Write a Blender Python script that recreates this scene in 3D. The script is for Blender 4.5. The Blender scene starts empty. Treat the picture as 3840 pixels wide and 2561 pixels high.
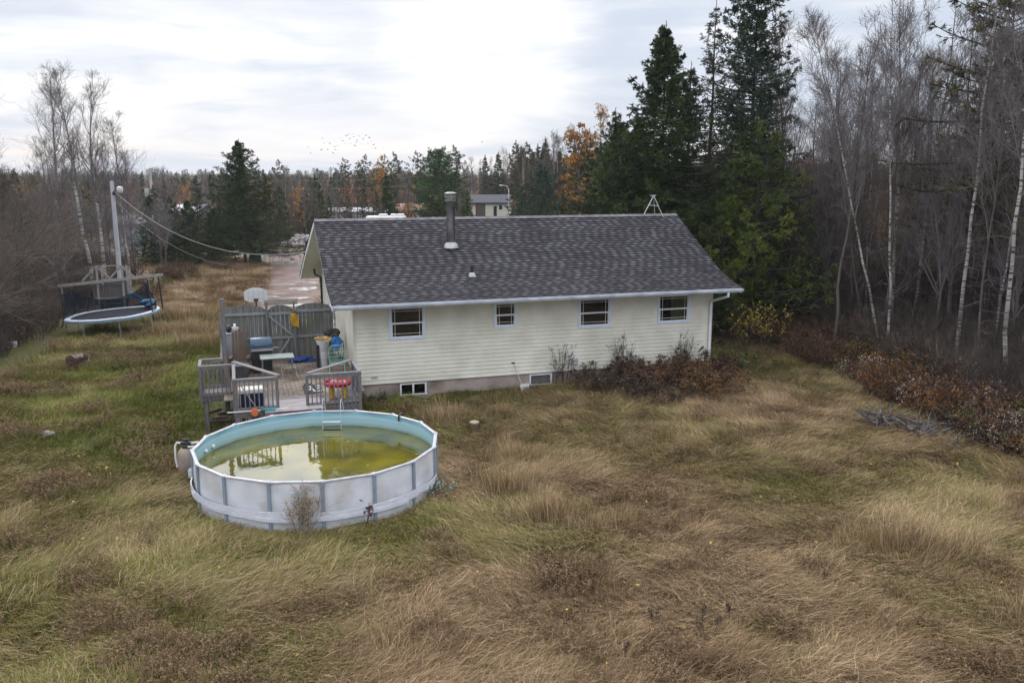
import bpy, math, random
import numpy as np
from mathutils import Vector, Matrix, Euler
R = math.radians
sc = bpy.context.scene
COL = sc.collection
RS = np.random.RandomState
# ------------------------------------------------------------------ noise
def vnoise(x, y, seed=0):
    x = np.asarray(x, float); y = np.asarray(y, float)
    xi = np.floor(x).astype(np.int64); yi = np.floor(y).astype(np.int64)
    xf = x - xi; yf = y - yi
    xf = xf*xf*(3-2*xf); yf = yf*yf*(3-2*yf)
    def h(a, b):
        n = (a*374761393 + b*668265263 + seed*1442695041) & 0x7fffffff
        n = ((n ^ (n >> 13))*1274126177) & 0x7fffffff
        return ((n ^ (n >> 16)) & 0xffff)/65535.0
    return (h(xi, yi)*(1-xf)+h(xi+1, yi)*xf)*(1-yf)+(h(xi, yi+1)*(1-xf)+h(xi+1, yi+1)*xf)*yf
def fbm(x, y, seed=0, oct=4):
    s = 0; a = .5; t = 0
    for i in range(oct):
        s = s + a*vnoise(np.asarray(x)*2**i, np.asarray(y)*2**i, seed+i*17); t += a; a *= .5
    return s/t
def sm(x, a, b):
    t = np.clip((np.asarray(x, float)-a)/(b-a), 0, 1); return t*t*(3-2*t)
# ------------------------------------------------------------------ house frame
PH = R(17.5); CU, SU = math.cos(PH), math.sin(PH)
HA = (-5.69, 31.51)
def HW(u, v, z=0.0): return Vector((HA[0]+u*CU-v*SU, HA[1]+u*SU+v*CU, z))
def uvof(x, y):
    dx = x-HA[0]; dy = y-HA[1]; return dx*CU+dy*SU, -dx*SU+dy*CU
def gz(x, y, fine=True):
    x = np.asarray(x, float); y = np.asarray(y, float)
    z = 0.017*np.clip(x+5.7, 0, 14)*sm(y, 24, 33)*(1-sm(y, 60, 80))
    z = z + 0.5*sm(x, 17, 26)*sm(y, 15, 30)*(1-sm(y, 55, 80))
    if fine:
        calm = 1-np.exp(-(((x+5.2)**2+(y-22.9)**2)/18.0))
        near = 1-sm(y, 60, 78)
        z = z + (fbm(x*.35, y*.35, 3)-.5)*.16*calm*near
        z = z + (fbm(x*1.15+fbm(x*.5,y*.5,8)*2, y*1.3, 5, 3)-.5)*.42*calm*(1-sm(y, 34, 60))*sm(x,-22,-6)
        z = z + (fbm(x*1.1, y*1.1, 6, 3)-.5)*.16*calm*near
    return z
def gp(x, y, dz=0.0): return Vector((x, y, float(gz(x, y))+dz))
# ------------------------------------------------------------------ materials
def newmat(name):
    m = bpy.data.materials.new(name); m.use_nodes = True
    nt = m.node_tree; return m, nt, nt.nodes['Principled BSDF']
def N(nt, t, **k):
    n = nt.nodes.new(t)
    for a, b in k.items(): setattr(n, a, b)
    return n
def L(nt, a, b): nt.links.new(a, b)
def rgba(c): return (c[0], c[1], c[2], 1)
def M(name, c1, c2=None, scale=6, rough=.75, bump=0, metal=0, stretch=(1, 1, 1), detail=5, lo=.35, hi=.65, spec=.3, bscale=None, c3=None, s3=1.2):
    m, nt, b = newmat(name)
    b.inputs['Roughness'].default_value = rough; b.inputs['Metallic'].default_value = metal
    b.inputs['Specular IOR Level'].default_value = spec
    if c2 is None: c2 = tuple(x*.78 for x in c1)
    tc = N(nt, 'ShaderNodeTexCoord'); mp = N(nt, 'ShaderNodeMapping'); mp.inputs['Scale'].default_value = stretch
    L(nt, tc.outputs['Object'], mp.inputs[0])
    no = N(nt, 'ShaderNodeTexNoise'); no.inputs['Scale'].default_value = scale; no.inputs['Detail'].default_value = detail
    L(nt, mp.outputs[0], no.inputs['Vector'])
    cr = N(nt, 'ShaderNodeValToRGB'); cr.color_ramp.elements[0].position = lo; cr.color_ramp.elements[1].position = hi
    cr.color_ramp.elements[0].color = rgba(c1); cr.color_ramp.elements[1].color = rgba(c2)
    L(nt, no.outputs['Fac'], cr.inputs[0]); out = cr.outputs[0]
    if c3:
        n3 = N(nt, 'ShaderNodeTexNoise'); n3.inputs['Scale'].default_value = s3; n3.inputs['Detail'].default_value = 6
        L(nt, tc.outputs['Object'], n3.inputs['Vector'])
        r3 = N(nt, 'ShaderNodeValToRGB'); r3.color_ramp.elements[0].position = .45; r3.color_ramp.elements[1].position = .7
        L(nt, n3.outputs['Fac'], r3.inputs[0])
        mx = N(nt, 'ShaderNodeMix', data_type='RGBA'); L(nt, r3.outputs[0], mx.inputs[0]); L(nt, out, mx.inputs[6]); mx.inputs[7].default_value = rgba(c3)
        out = mx.outputs[2]
    L(nt, out, b.inputs['Base Color'])
    if bump:
        nb = N(nt, 'ShaderNodeTexNoise'); nb.inputs['Scale'].default_value = bscale or scale*3; nb.inputs['Detail'].default_value = 6
        L(nt, mp.outputs[0], nb.inputs['Vector'])
        bp = N(nt, 'ShaderNodeBump'); bp.inputs['Strength'].default_value = bump; bp.inputs['Distance'].default_value = .02
        L(nt, nb.outputs['Fac'], bp.inputs['Height']); L(nt, bp.outputs[0], b.inputs['Normal'])
    return m
def leafmat(name, cols, rough=.7, jitter=.25, trans=0, objvar=.25):
    """cols along the per-leaf attribute v (0..1)"""
    m, nt, b = newmat(name)
    b.inputs['Roughness'].default_value = rough; b.inputs['Specular IOR Level'].default_value = .2
    at = N(nt, 'ShaderNodeAttribute', attribute_name='v')
    cr = N(nt, 'ShaderNodeValToRGB'); e = cr.color_ramp.elements
    for i, c in enumerate(cols):
        p = i/(len(cols)-1)
        if i == 0: e[0].position = 0; e[0].color = rgba(c)
        elif i == len(cols)-1: e[-1].position = 1; e[-1].color = rgba(c)
        else:
            q = e.new(p); q.color = rgba(c)
    L(nt, at.outputs['Fac'], cr.inputs[0])
    oi = N(nt, 'ShaderNodeObjectInfo'); mr = N(nt, 'ShaderNodeMapRange'); mr.inputs[3].default_value = 1-objvar; mr.inputs[4].default_value = 1+objvar
    L(nt, oi.outputs['Random'], mr.inputs[0])
    hs = N(nt, 'ShaderNodeHueSaturation'); L(nt, mr.outputs[0], hs.inputs['Value']); L(nt, cr.outputs[0], hs.inputs['Color'])
    L(nt, hs.outputs[0], b.inputs['Base Color'])
    return m
# ------------------------------------------------------------------ mesh helpers
def npmesh(name, V, Fs, mats, v=None, smooth=False, uv=None, midx=None):
    """V (n,3); Fs list of int arrays (m,k)"""
    me = bpy.data.meshes.new(name)
    V = np.asarray(V, np.float32)
    Fs = [np.asarray(f, np.int32) for f in Fs if len(f)]
    me.vertices.add(len(V)); me.vertices.foreach_set('co', V.ravel())
    lv = np.concatenate([f.ravel() for f in Fs]); tot = np.concatenate([np.full(len(f), f.shape[1], np.int32) for f in Fs])
    st = np.concatenate([[0], np.cumsum(tot)[:-1]]).astype(np.int32)
    me.loops.add(len(lv)); me.loops.foreach_set('vertex_index', lv)
    me.polygons.add(len(tot)); me.polygons.foreach_set('loop_start', st); me.polygons.foreach_set('loop_total', tot)
    if midx is not None: me.polygons.foreach_set('material_index', np.asarray(midx, np.int32))
    me.polygons.foreach_set('use_smooth', np.full(len(tot), smooth))
    if v is not None:
        a = me.attributes.new('v', 'FLOAT', 'POINT'); a.data.foreach_set('value', np.asarray(v, np.float32))
    if uv is not None:
        ul = me.uv_layers.new(name='UVMap'); ul.data.foreach_set('uv', np.asarray(uv, np.float32)[lv].ravel())
    for mm in (mats if isinstance(mats, (list, tuple)) else [mats]): me.materials.append(mm)
    me.update(calc_edges=True); me.validate()
    return me
def link(name, me, parent=None, loc=None, rot=None):
    o = bpy.data.objects.new(name, me); COL.objects.link(o)
    if parent is not None: o.parent = parent
    if loc is not None: o.location = loc
    if rot is not None: o.rotation_euler = rot
    return o
def tag(o, label=None, cat=None, group=None, kind=None):
    if label: o['label'] = label
    if cat: o['category'] = cat
    if group: o['group'] = group
    if kind: o['kind'] = kind
    return o
def empty(name, loc, rz=0, label=None, cat=None, group=None):
    o = bpy.data.objects.new(name, None); COL.objects.link(o); o.location = loc; o.rotation_euler = (0, 0, rz)
    o.empty_display_size = .1
    return tag(o, label, cat, group)
class MB:
    def __init__(s): s.V = []; s.F = []; s.U = {}
    def add(s, vs, fs):
        b = len(s.V); s.V += [tuple(v) for v in vs]; s.F += [tuple(i+b for i in f) for f in fs]; return s
    def box(s, x0, x1, y0, y1, z0, z1):
        return s.add([(x0,y0,z0),(x1,y0,z0),(x1,y1,z0),(x0,y1,z0),(x0,y0,z1),(x1,y0,z1),(x1,y1,z1),(x0,y1,z1)],
              [(0,3,2,1),(4,5,6,7),(0,1,5,4),(1,2,6,5),(2,3,7,6),(3,0,4,7)])
    def cbox(s, c, sx, sy, sz, rot=None):
        m = Euler(rot or (0,0,0)).to_matrix(); vs = []
        for z in (-1,1):
            for x, y in ((-1,-1),(1,-1),(1,1),(-1,1)):
                vs.append(Vector(c)+m @ Vector((x*sx/2, y*sy/2, z*sz/2)))
        return s.add(vs, [(0,3,2,1),(4,5,6,7),(0,1,5,4),(1,2,6,5),(2,3,7,6),(3,0,4,7)])
    def beam(s, a, b, w, h, up=(0,0,1)):
        a = Vector(a); b = Vector(b); d = (b-a).normalized(); u = Vector(up)
        if abs(d.dot(u)) > .98: u = Vector((0,1,0))
        sd = d.cross(u).normalized(); u = sd.cross(d)
        vs = []
        for p in (a, b):
            for i, j in ((-1,-1),(1,-1),(1,1),(-1,1)): vs.append(p+sd*i*w/2+u*j*h/2)
        return s.add(vs, [(0,1,2,3),(7,6,5,4),(0,4,5,1),(1,5,6,2),(2,6,7,3),(3,7,4,0)])
    def tube(s, pts, r, k=8, cap=True):
        pts = [Vector(p) for p in pts]; n = len(pts); rr = r if isinstance(r, (list, tuple)) else [r]*n
        vs = []; ref = None
        for i, p in enumerate(pts):
            t = (pts[min(i+1, n-1)]-pts[max(i-1, 0)]).normalized()
            if ref is None:
                ref = Vector((0,0,1)) if abs(t.z) < .9 else Vector((1,0,0))
            s1 = t.cross(ref); 
            if s1.length < 1e-4: s1 = t.cross(Vector((0,1,0)))
            s1.normalize(); s2 = s1.cross(t); ref = s2*1.0
            ref = s2
            for j in range(k):
                a = 2*math.pi*j/k; vs.append(p+(s1*math.cos(a)+s2*math.sin(a))*rr[i])
            ref = s2
        fs = []
        for i in range(n-1):
            for j in range(k):
                a = i*k+j; b = i*k+(j+1) % k; fs.append((a, b, b+k, a+k))
        if cap: fs += [tuple(range(k))[::-1], tuple(range((n-1)*k, n*k))]
        return s.add(vs, fs)
    def lathe(s, prof, c=(0,0,0), k=20, axis='z'):
        vs = []; n = len(prof)
        for r, z in prof:
            for j in range(k):
                a = 2*math.pi*j/k
                p = (r*math.cos(a), r*math.sin(a), z) if axis == 'z' else ((r*math.cos(a), z, r*math.sin(a)) if axis == 'y' else (z, r*math.cos(a), r*math.sin(a)))
                vs.append((c[0]+p[0], c[1]+p[1], c[2]+p[2]))
        fs = []
        for i in range(n-1):
            for j in range(k):
                a = i*k+j; b = i*k+(j+1) % k; fs.append((a, b, b+k, a+k))
        fs += [tuple(range(k))[::-1], tuple(range((n-1)*k, n*k))]
        return s.add(vs, fs)
    def blob(s, c, r, seed=0, amp=.2, n=10, k=14):
        rg = RS(seed); vs = []; ph = rg.uniform(0, 6, 6)
        for i in range(n+1):
            t = math.pi*i/n
            for j in range(k):
                a = 2*math.pi*j/k
                q = 1+amp*(math.sin(2*a+ph[0]+t*2)+.6*math.sin(5*t+ph[1]+a*3)+.4*math.sin(7*a+ph[2]-4*t))*math.sin(t)
                vs.append((c[0]+r[0]*q*math.sin(t)*math.cos(a), c[1]+r[1]*q*math.sin(t)*math.sin(a), c[2]+r[2]*q*math.cos(t)))
        fs = [(i*k+j, (i+1)*k+j, (i+1)*k+(j+1) % k, i*k+(j+1) % k) for i in range(n) for j in range(k)]
        return s.add(vs, fs)
    def prism(s, poly, y0, y1):   # poly in xz, extruded along y
        n = len(poly); vs = [(x, y0, z) for x, z in poly]+[(x, y1, z) for x, z in poly]
        return s.add(vs, [tuple(range(n)), tuple(range(2*n-1, n-1, -1))]+[(i, i+n, (i+1) % n+n, (i+1) % n) for i in range(n)])
    def build(s, name, mat, parent=None, smooth=False, bevel=0, loc=None, rot=None):
        me = bpy.data.meshes.new(name); me.from_pydata([tuple(v) for v in s.V], [], s.F); me.materials.append(mat); me.update()
        if smooth: me.polygons.foreach_set('use_smooth', [True]*len(me.polygons))
        o = link(name, me, parent, loc, rot)
        import bmesh
        bm = bmesh.new(); bm.from_mesh(me); bmesh.ops.recalc_face_normals(bm, faces=bm.faces)
        if bevel:
            eds = [e for e in bm.edges if len(e.link_faces) == 2 and e.calc_face_angle(0) > .6]
            bmesh.ops.bevel(bm, geom=eds, offset=bevel, segments=1, affect='EDGES', clamp_overlap=True)
        bm.to_mesh(me); bm.free()
        if smooth:
            try: me.set_sharp_from_angle(angle=R(40))
            except Exception: pass
        return o
def copy_tree(o, parent=None):
    c = o.copy(); COL.objects.link(c)
    if parent is not None: c.parent = parent
    for ch in list(o.children): copy_tree(ch, c)
    return c
# ------------------------------------------------------------------ numpy branches
def nrm(a): return a/np.maximum(np.linalg.norm(a, axis=-1, keepdims=True), 1e-9)
def grow(rng, paths, rads, per, t0, t1, ang, lenf, P, wob=.12, up=.1, rr=.55, tip=.35, tpow=1.0):
    n, pp, _ = paths.shape; M_ = n*per; idx = np.repeat(np.arange(n), per)
    t = t0+(t1-t0)*rng.rand(M_)**tpow; s = t*(pp-1); i = np.minimum(s.astype(int), pp-2); f = (s-i)[:, None]
    base = paths[idx, i]*(1-f)+paths[idx, i+1]*f; d = nrm(paths[idx, i+1]-paths[idx, i])
    rb = rads[idx, i]*(1-f[:, 0])+rads[idx, i+1]*f[:, 0]
    q = rng.randn(M_, 3); q = nrm(q-(q*d).sum(1, keepdims=True)*d)
    a = R(ang)*(1+.3*rng.randn(M_))[:, None]; d = nrm(d*np.cos(a)+q*np.sin(a))
    plen = np.linalg.norm(np.diff(paths, axis=1), axis=2).sum(1)[idx]
    Ln = lenf(t, plen, rng.rand(M_)); out = np.zeros((M_, P, 3)); out[:, 0] = base; p = base
    for k in range(1, P):
        d = nrm(d+wob*rng.randn(M_, 3)+np.array([0, 0, up])); p = p+d*(Ln/(P-1))[:, None]; out[:, k] = p
    r = (rb*rr)[:, None]*np.linspace(1, tip, P)[None]
    return out, r
def tubes(paths, rads, k=3, minr=.004, bias=None):
    n, P, _ = paths.shape; r = np.maximum(rads, minr)
    tg = nrm(np.gradient(paths, axis=1)); ref = np.where(np.abs(tg[:, :1, 2:3]) > .8, np.array([[[1., 0, 0]]]), np.array([[[0, 0, 1.]]]))
    s1 = nrm(np.cross(tg, np.broadcast_to(ref, tg.shape))); s2 = np.cross(s1, tg)
    a = np.arange(k)*2*np.pi/k
    V = paths[:, :, None]+(s1[:, :, None]*np.cos(a)[None, None, :, None]+s2[:, :, None]*np.sin(a)[None, None, :, None])*r[:, :, None, None]
    V = V.reshape(-1, 3)
    b = (np.arange(n)[:, None, None]*P+np.arange(P-1)[None, :, None])*k; j = np.arange(k)[None, None]; j2 = (np.arange(k)+1)[None, None] % k
    F = np.stack([b+j, b+j2, b+j2+k, b+j+k], -1).reshape(-1, 4)
    return V, F
class Acc:
    def __init__(s): s.V = []; s.Q = []; s.T = []; s.v = []; s.n = 0
    def add(s, V, Q=None, T=None, v=.5):
        if Q is not None: s.Q.append(np.asarray(Q)+s.n)
        if T is not None: s.T.append(np.asarray(T)+s.n)
        s.V.append(V); s.v.append(np.broadcast_to(np.asarray(v, float), (len(V),)).copy()); s.n += len(V)
    def mesh(s, name, mats, smooth=False):
        Fs = []
        if s.Q: Fs.append(np.concatenate(s.Q))
        if s.T: Fs.append(np.concatenate(s.T))
        return npmesh(name, np.concatenate(s.V), Fs, mats, v=np.concatenate(s.v), smooth=smooth)
def needles(acc, rng, paths, K, ln, w, spread=.8, vlo=0, vhi=1, droop=0, vbase=None):
    """triangles along paths"""
    n, P, _ = paths.shape; M_ = n*K; idx = np.repeat(np.arange(n), K); t = rng.rand(M_)*(P-1)*.999; i = t.astype(int); f = (t-i)[:, None]
    b = paths[idx, i]*(1-f)+paths[idx, i+1]*f; d = nrm(paths[idx, i+1]-paths[idx, i]); q = nrm(rng.randn(M_, 3))
    d = nrm(d+q*spread+np.array([0, 0, -droop])); s = nrm(np.cross(d, rng.randn(M_, 3)))
    l = ln*rng.uniform(.6, 1.3, M_)[:, None]; w_ = w*rng.uniform(.6, 1.3, M_)[:, None]
    V = np.stack([b-s*w_*.5, b+s*w_*.5, b+d*l], 1).reshape(-1, 3)
    vv = rng.uniform(vlo, vhi, n)[idx] if vbase is None else vbase[idx]
    vv = np.clip(vv+rng.uniform(-.15, .15, M_), 0, 1)
    acc.add(V, T=np.arange(M_*3).reshape(-1, 3), v=np.repeat(vv, 3))
def leaves(acc, rng, pts, size, vals, flat=.5):
    n = len(pts); nn = nrm(rng.randn(n, 3)+np.array([0, 0, flat])); a = nrm(np.cross(nn, rng.randn(n, 3))); b = np.cross(nn, a)
    s = size*rng.uniform(.6, 1.4, n)[:, None]
    V = np.stack([pts-a*s*.5, pts+b*s*.35, pts+a*s*.6, pts-b*s*.35], 1).reshape(-1, 3)
    acc.add(V, Q=np.arange(n*4).reshape(-1, 4), v=np.repeat(vals, 4))
EXPO=0.36; SUNE=0.9; SKB=8.5; ZEN=1.9
# ================================================================== CAMERA / WORLD / SUN
TH = math.atan(389/2040)
cam = bpy.data.cameras.new('camera'); co = bpy.data.objects.new('camera', cam); COL.objects.link(co)
co.location = (0, 0, 8.3); co.rotation_euler = (math.pi/2-TH, 0, 0)
cam.sensor_width = 36; cam.lens = 2040/2351*36; cam.clip_start = .1; cam.clip_end = 6000
sc.camera = co
sc.view_settings.view_transform = 'Standard'; sc.view_settings.look = 'None'; sc.view_settings.gamma = 1
sc.view_settings.exposure = EXPO
SUN_EL, SUN_AZ = R(38), R(-25)      # azimuth from +Y, clockwise positive
w = bpy.data.worlds.new('World'); sc.world = w; w.use_nodes = True
nt = w.node_tree; bg = nt.nodes['Background']; bg.inputs[1].default_value = .1
sky = N(nt, 'ShaderNodeTexSky'); sky.sky_type = 'NISHITA'; sky.sun_disc = False
sky.sun_elevation = SUN_EL; sky.sun_rotation = SUN_AZ; sky.air_density = 1; sky.dust_density = 2
tc = N(nt, 'ShaderNodeTexCoord')
def vmath(op, a, b=None):
    n = N(nt, 'ShaderNodeVectorMath', operation=op); L(nt, a, n.inputs[0])
    if b is not None:
        if isinstance(b, tuple): n.inputs[1].default_value = b
        else: L(nt, b, n.inputs[1])
    return n
def fmath(op, a, b=None, clamp=False):
    n = N(nt, 'ShaderNodeMath', operation=op); n.use_clamp = clamp
    for i, q in enumerate((a, b)):
        if q is None: continue
        if isinstance(q, (int, float)): n.inputs[i].default_value = q
        else: L(nt, q, n.inputs[i])
    return n.outputs[0]
def mrange(a, lo, hi, o0=0, o1=1, smooth=True):
    n = N(nt, 'ShaderNodeMapRange'); n.interpolation_type = 'SMOOTHSTEP' if smooth else 'LINEAR'; L(nt, a, n.inputs[0])
    for i, q in zip((1, 2, 3, 4), (lo, hi, o0, o1)): n.inputs[i].default_value = q
    return n.outputs[0]
def mixc(f, a, b):
    n = N(nt, 'ShaderNodeMix', data_type='RGBA')
    if isinstance(f, float): n.inputs[0].default_value = f
    else: L(nt, f, n.inputs[0])
    for i, q in ((6, a), (7, b)):
        if isinstance(q, tuple): n.inputs[i].default_value = rgba(q)
        else: L(nt, q, n.inputs[i])
    return n.outputs[2]
D = tc.outputs['Generated']
st = vmath('MULTIPLY', D, (2.2, 2.2, 13)).outputs[0]
wn = N(nt, 'ShaderNodeTexNoise'); wn.inputs['Scale'].default_value = 1.2; wn.inputs['Detail'].default_value = 3; L(nt, st, wn.inputs['Vector'])
wv = vmath('SCALE', wn.outputs['Color']); wv.inputs['Scale'].default_value = .9
st2 = vmath('ADD', st, wv.outputs[0]).outputs[0]
n1 = N(nt, 'ShaderNodeTexNoise'); n1.inputs['Scale'].default_value = 2.1; n1.inputs['Detail'].default_value = 7; n1.inputs['Roughness'].default_value = .52; L(nt, st2, n1.inputs['Vector'])
n2 = N(nt, 'ShaderNodeTexNoise'); n2.inputs['Scale'].default_value = 4.5; n2.inputs['Detail'].default_value = 8; L(nt, st2, n2.inputs['Vector'])
def lobe(x, z, lo):
    v = Vector((math.sin(R(x))*math.cos(R(z)), math.cos(R(x))*math.cos(R(z)), math.sin(R(z))))
    d = vmath('DOT_PRODUCT', D, tuple(v)).outputs['Value']; return mrange(d, lo, 1.0)
sx = N(nt, 'ShaderNodeSeparateXYZ'); L(nt, D, sx.inputs[0]); Z = sx.outputs['Z']
b1 = fmath('MULTIPLY', lobe(-13, 7, .93), .20); b2 = fmath('MULTIPLY', lobe(-1.5, 8.0, .990), .20)
hi = mrange(Z, .16, .5, 0, .3); zen = mrange(Z, .16, .36, 1.0, ZEN, smooth=True)
f = fmath('ADD', fmath('ADD', fmath('ADD', n1.outputs['Fac'], b1), b2), hi)
f = fmath('ADD', f, fmath('MULTIPLY', fmath('SUBTRACT', n2.outputs['Fac'], .5), .2))
f = mrange(f, .38, .98)
cc = mixc(f, (.615*SKB, .68*SKB, .80*SKB), (1.10*SKB, 1.08*SKB, 1.07*SKB))
zs = vmath('SCALE', cc); L(nt, zen, zs.inputs['Scale']); cc = zs.outputs[0]
low = mrange(Z, 0.0, .055, 1, 0); cr_ = fmath('MULTIPLY', low, mrange(n1.outputs['Fac'], .35, .6))
cc = mixc(fmath('MULTIPLY', cr_, .75), cc, (1.03*SKB, .93*SKB, .86*SKB))
cc = mixc(mrange(Z, -.02, -.0, 1, 0), cc, (2.5, 2.4, 2.2))
fin = mixc(.93, sky.outputs[0], cc)
L(nt, fin, bg.inputs[0])
w.cycles.sampling_method = 'MANUAL'; w.cycles.sample_map_resolution = 512
sl = bpy.data.lights.new('sun', 'SUN'); sl.energy = SUNE; sl.angle = R(16); sl.color = (1, .95, .88)
so = bpy.data.objects.new('sun', sl); COL.objects.link(so)
sd = Vector((math.sin(SUN_AZ)*math.cos(SUN_EL), math.cos(SUN_AZ)*math.cos(SUN_EL), math.sin(SUN_EL)))
so.rotation_euler = sd.to_track_quat('Z', 'Y').to_euler()
sc.cycles.max_bounces = 6; sc.cycles.diffuse_bounces = 2; sc.cycles.glossy_bounces = 3; sc.cycles.transmission_bounces = 3; sc.cycles.transparent_max_bounces = 8
sc.cycles.use_denoising = True
try: sc.cycles.denoiser = 'OPENIMAGEDENOISE'
except Exception: pass
sc.cycles.caustics_reflective = False; sc.cycles.caustics_refractive = False

# ================================================================== GROUND
def drive_x(y):                      # centre line of the driveway
    return np.interp(y, [36, 50, 58, 67, 84, 92], [-12.6, -13.6, -14.4, -16.2, -20.4, -22.0])
def green(x, y):
    g = .13+1.05*(fbm(x*.22, y*.3, 11)-.5)+.7*(fbm(x*.9, y*.9, 12)-.5)
    g = g+.62*sm(-x, 7.0, 12)*(1-sm(y, 46, 56))*sm(y, 16, 27)
    g = g+.45*np.exp(-((x+10)**2/14+(y-34)**2/90))
    g = g+.4*np.exp(-((x-10.2)**2/7+(y-37)**2/30))+.32*np.exp(-((x-5.5)**2/10+(y-23)**2/7))
    g = g+.35*np.exp(-((x+1.5)**2/3+(y-20)**2/5))+.5*np.exp(-((x+4.3)**2/3+(y-31)**2/2))
    g = g+.25*np.exp(-((x-3)**2/16+(y-27)**2/4))
    u, v = uvof(x, y); g = g+.4*sm(v, -1.6, -.3)*sm(u, -1, 0)*(1-sm(u, 8, 9.5))*(v < .3)
    g = g+.26*sm(-x, 2, 6)*(1-sm(y, 18, 23))+.28*np.exp(-((x+3.6)**2/7+(y-18.2)**2/2))
    g = g-.3*sm(y, 50, 58)
    return np.clip(g, 0, 1)
def brown(x, y):
    b = .08+1.3*(fbm(x*.3+5, y*.33, 21)-.42)+.5*(fbm(x*1.3, y*1.3, 22)-.5)
    b = b+.3*np.exp(-((x+1)**2/8+(y-14.5)**2/2))+.2*(1-sm(y, 14, 22))*sm(-x, 1, 6)+.35*np.exp(-((x+17.5)**2/10+(y-46)**2/20))+.3*np.exp(-((x+16)**2/8+(y-41)**2/8))
    b = b+.35*sm(x, 10.5, 14)*(1-sm(y,60,80))+.9*sm(y, 94, 99)
    return np.clip(b, 0, 1)
def axis(dense0, dense1, step, far, grow=1.13):
    a = list(np.arange(dense0, dense1, step)); s = step; p = a[-1]
    while p < far: s *= grow; p += s; a.append(p)
    s = step; p = a[0]; lo = []
    while p > -far: s *= grow; p -= s; lo.append(p)
    return np.array(lo[::-1]+a)
gx = axis(-26, 22, .11, 2600); gy = axis(11, 50, .11, 3000)
gy = gy[gy > -400]
X, Y = np.meshgrid(gx, gy); Zg = gz(X, Y)
ni, nj = X.shape
Vg = np.stack([X, Y, Zg], -1).reshape(-1, 3)
ii = (np.arange(ni-1)[:, None]*nj+np.arange(nj-1)[None]).ravel()
Fg = np.stack([ii, ii+1, ii+nj+1, ii+nj], 1)
def bio_mat(name, inst=False):
    m, nt, b = newmat(name); b.inputs['Roughness'].default_value = .85; b.inputs['Specular IOR Level'].default_value = .15
    ty = 'INSTANCER' if inst else 'GEOMETRY'
    g = N(nt, 'ShaderNodeAttribute', attribute_name='grn', attribute_type=ty).outputs['Fac']
    br = N(nt, 'ShaderNodeAttribute', attribute_name='brn', attribute_type=ty).outputs['Fac']
    def mx(f, a, c):
        n = N(nt, 'ShaderNodeMix', data_type='RGBA')
        if isinstance(f, float): n.inputs[0].default_value = f
        else: L(nt, f, n.inputs[0])
        for i, q in ((6, a), (7, c)):
            if isinstance(q, tuple): n.inputs[i].default_value = rgba(q)
            else: L(nt, q, n.inputs[i])
        return n.outputs[2]
    if inst:
        vv = N(nt, 'ShaderNodeAttribute', attribute_name='v').outputs['Fac']
        cr = N(nt, 'ShaderNodeValToRGB'); e = cr.color_ramp.elements
        e[0].color = rgba((.085, .056, .034)); e[1].color = rgba((.62, .465, .295)); q = e.new(.5); q.color = rgba((.29, .202, .12))
        L(nt, vv, cr.inputs[0]); straw = cr.outputs[0]
        c2 = N(nt, 'ShaderNodeValToRGB'); e = c2.color_ramp.elements
        e[0].color = rgba((.045, .065, .012)); e[1].color = rgba((.29, .28, .065)); q = e.new(.5); q.color = rgba((.12, .145, .025))
        L(nt, vv, c2.inputs[0]); gr = c2.outputs[0]
        c3 = N(nt, 'ShaderNodeValToRGB'); e = c3.color_ramp.elements
        e[0].color = rgba((.04, .024, .014)); e[1].color = rgba((.32, .20, .12)); q = e.new(.5); q.color = rgba((.145, .087, .05))
        L(nt, vv, c3.inputs[0]); bro = c3.outputs[0]
        # per-blade choice between green and straw so that colours mix blade by blade
        at = N(nt, 'ShaderNodeAttribute', attribute_name='w').outputs['Fac']
        def thr(fac):
            s = N(nt, 'ShaderNodeMath', operation='SUBTRACT'); L(nt, fac, s.inputs[0]); L(nt, at, s.inputs[1])
            r = N(nt, 'ShaderNodeMapRange'); L(nt, s.outputs[0], r.inputs[0]); r.inputs[1].default_value = -.12; r.inputs[2].default_value = .12; return r.outputs[0]
        out = mx(thr(g), mx(thr(br), straw, bro), gr)
    else:
        tc = N(nt, 'ShaderNodeTexCoord'); no = N(nt, 'ShaderNodeTexNoise'); no.inputs['Scale'].default_value = 9; no.inputs['Detail'].default_value = 8; no.inputs['Roughness'].default_value = .7
        L(nt, tc.outputs['Object'], no.inputs['Vector'])
        cr = N(nt, 'ShaderNodeValToRGB'); e = cr.color_ramp.elements; e[0].position = .35; e[1].position = .68
        e[0].color = rgba((.07, .05, .03)); e[1].color = rgba((.27, .20, .12)); L(nt, no.outputs['Fac'], cr.inputs[0])
        c2 = N(nt, 'ShaderNodeValToRGB'); e = c2.color_ramp.elements; e[0].position = .35; e[1].position = .7
        e[0].color = rgba((.03, .04, .012)); e[1].color = rgba((.12, .14, .035)); L(nt, no.outputs['Fac'], c2.inputs[0])
        out = mx(g, mx(br, cr.outputs[0], (.07, .045, .028)), c2.outputs[0])
        bp = N(nt, 'ShaderNodeBump'); bp.inputs['Strength'].default_value = .6; bp.inputs['Distance'].default_value = .05
        L(nt, no.outputs['Fac'], bp.inputs['Height']); L(nt, bp.outputs[0], b.inputs['Normal'])
    L(nt, out, b.inputs['Base Color'])
    return m
gm = bio_mat('ground_mat')
me = npmesh('ground', Vg, [Fg], gm, smooth=True)
for nme, arr in (('grn', green(X, Y)), ('brn', brown(X, Y))):
    a = me.attributes.new(nme, 'FLOAT', 'POINT'); a.data.foreach_set('value', arr.ravel().astype(np.float32))
tag(link('ground', me), 'rough overgrown yard ground of matted grass', kind='structure')

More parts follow.
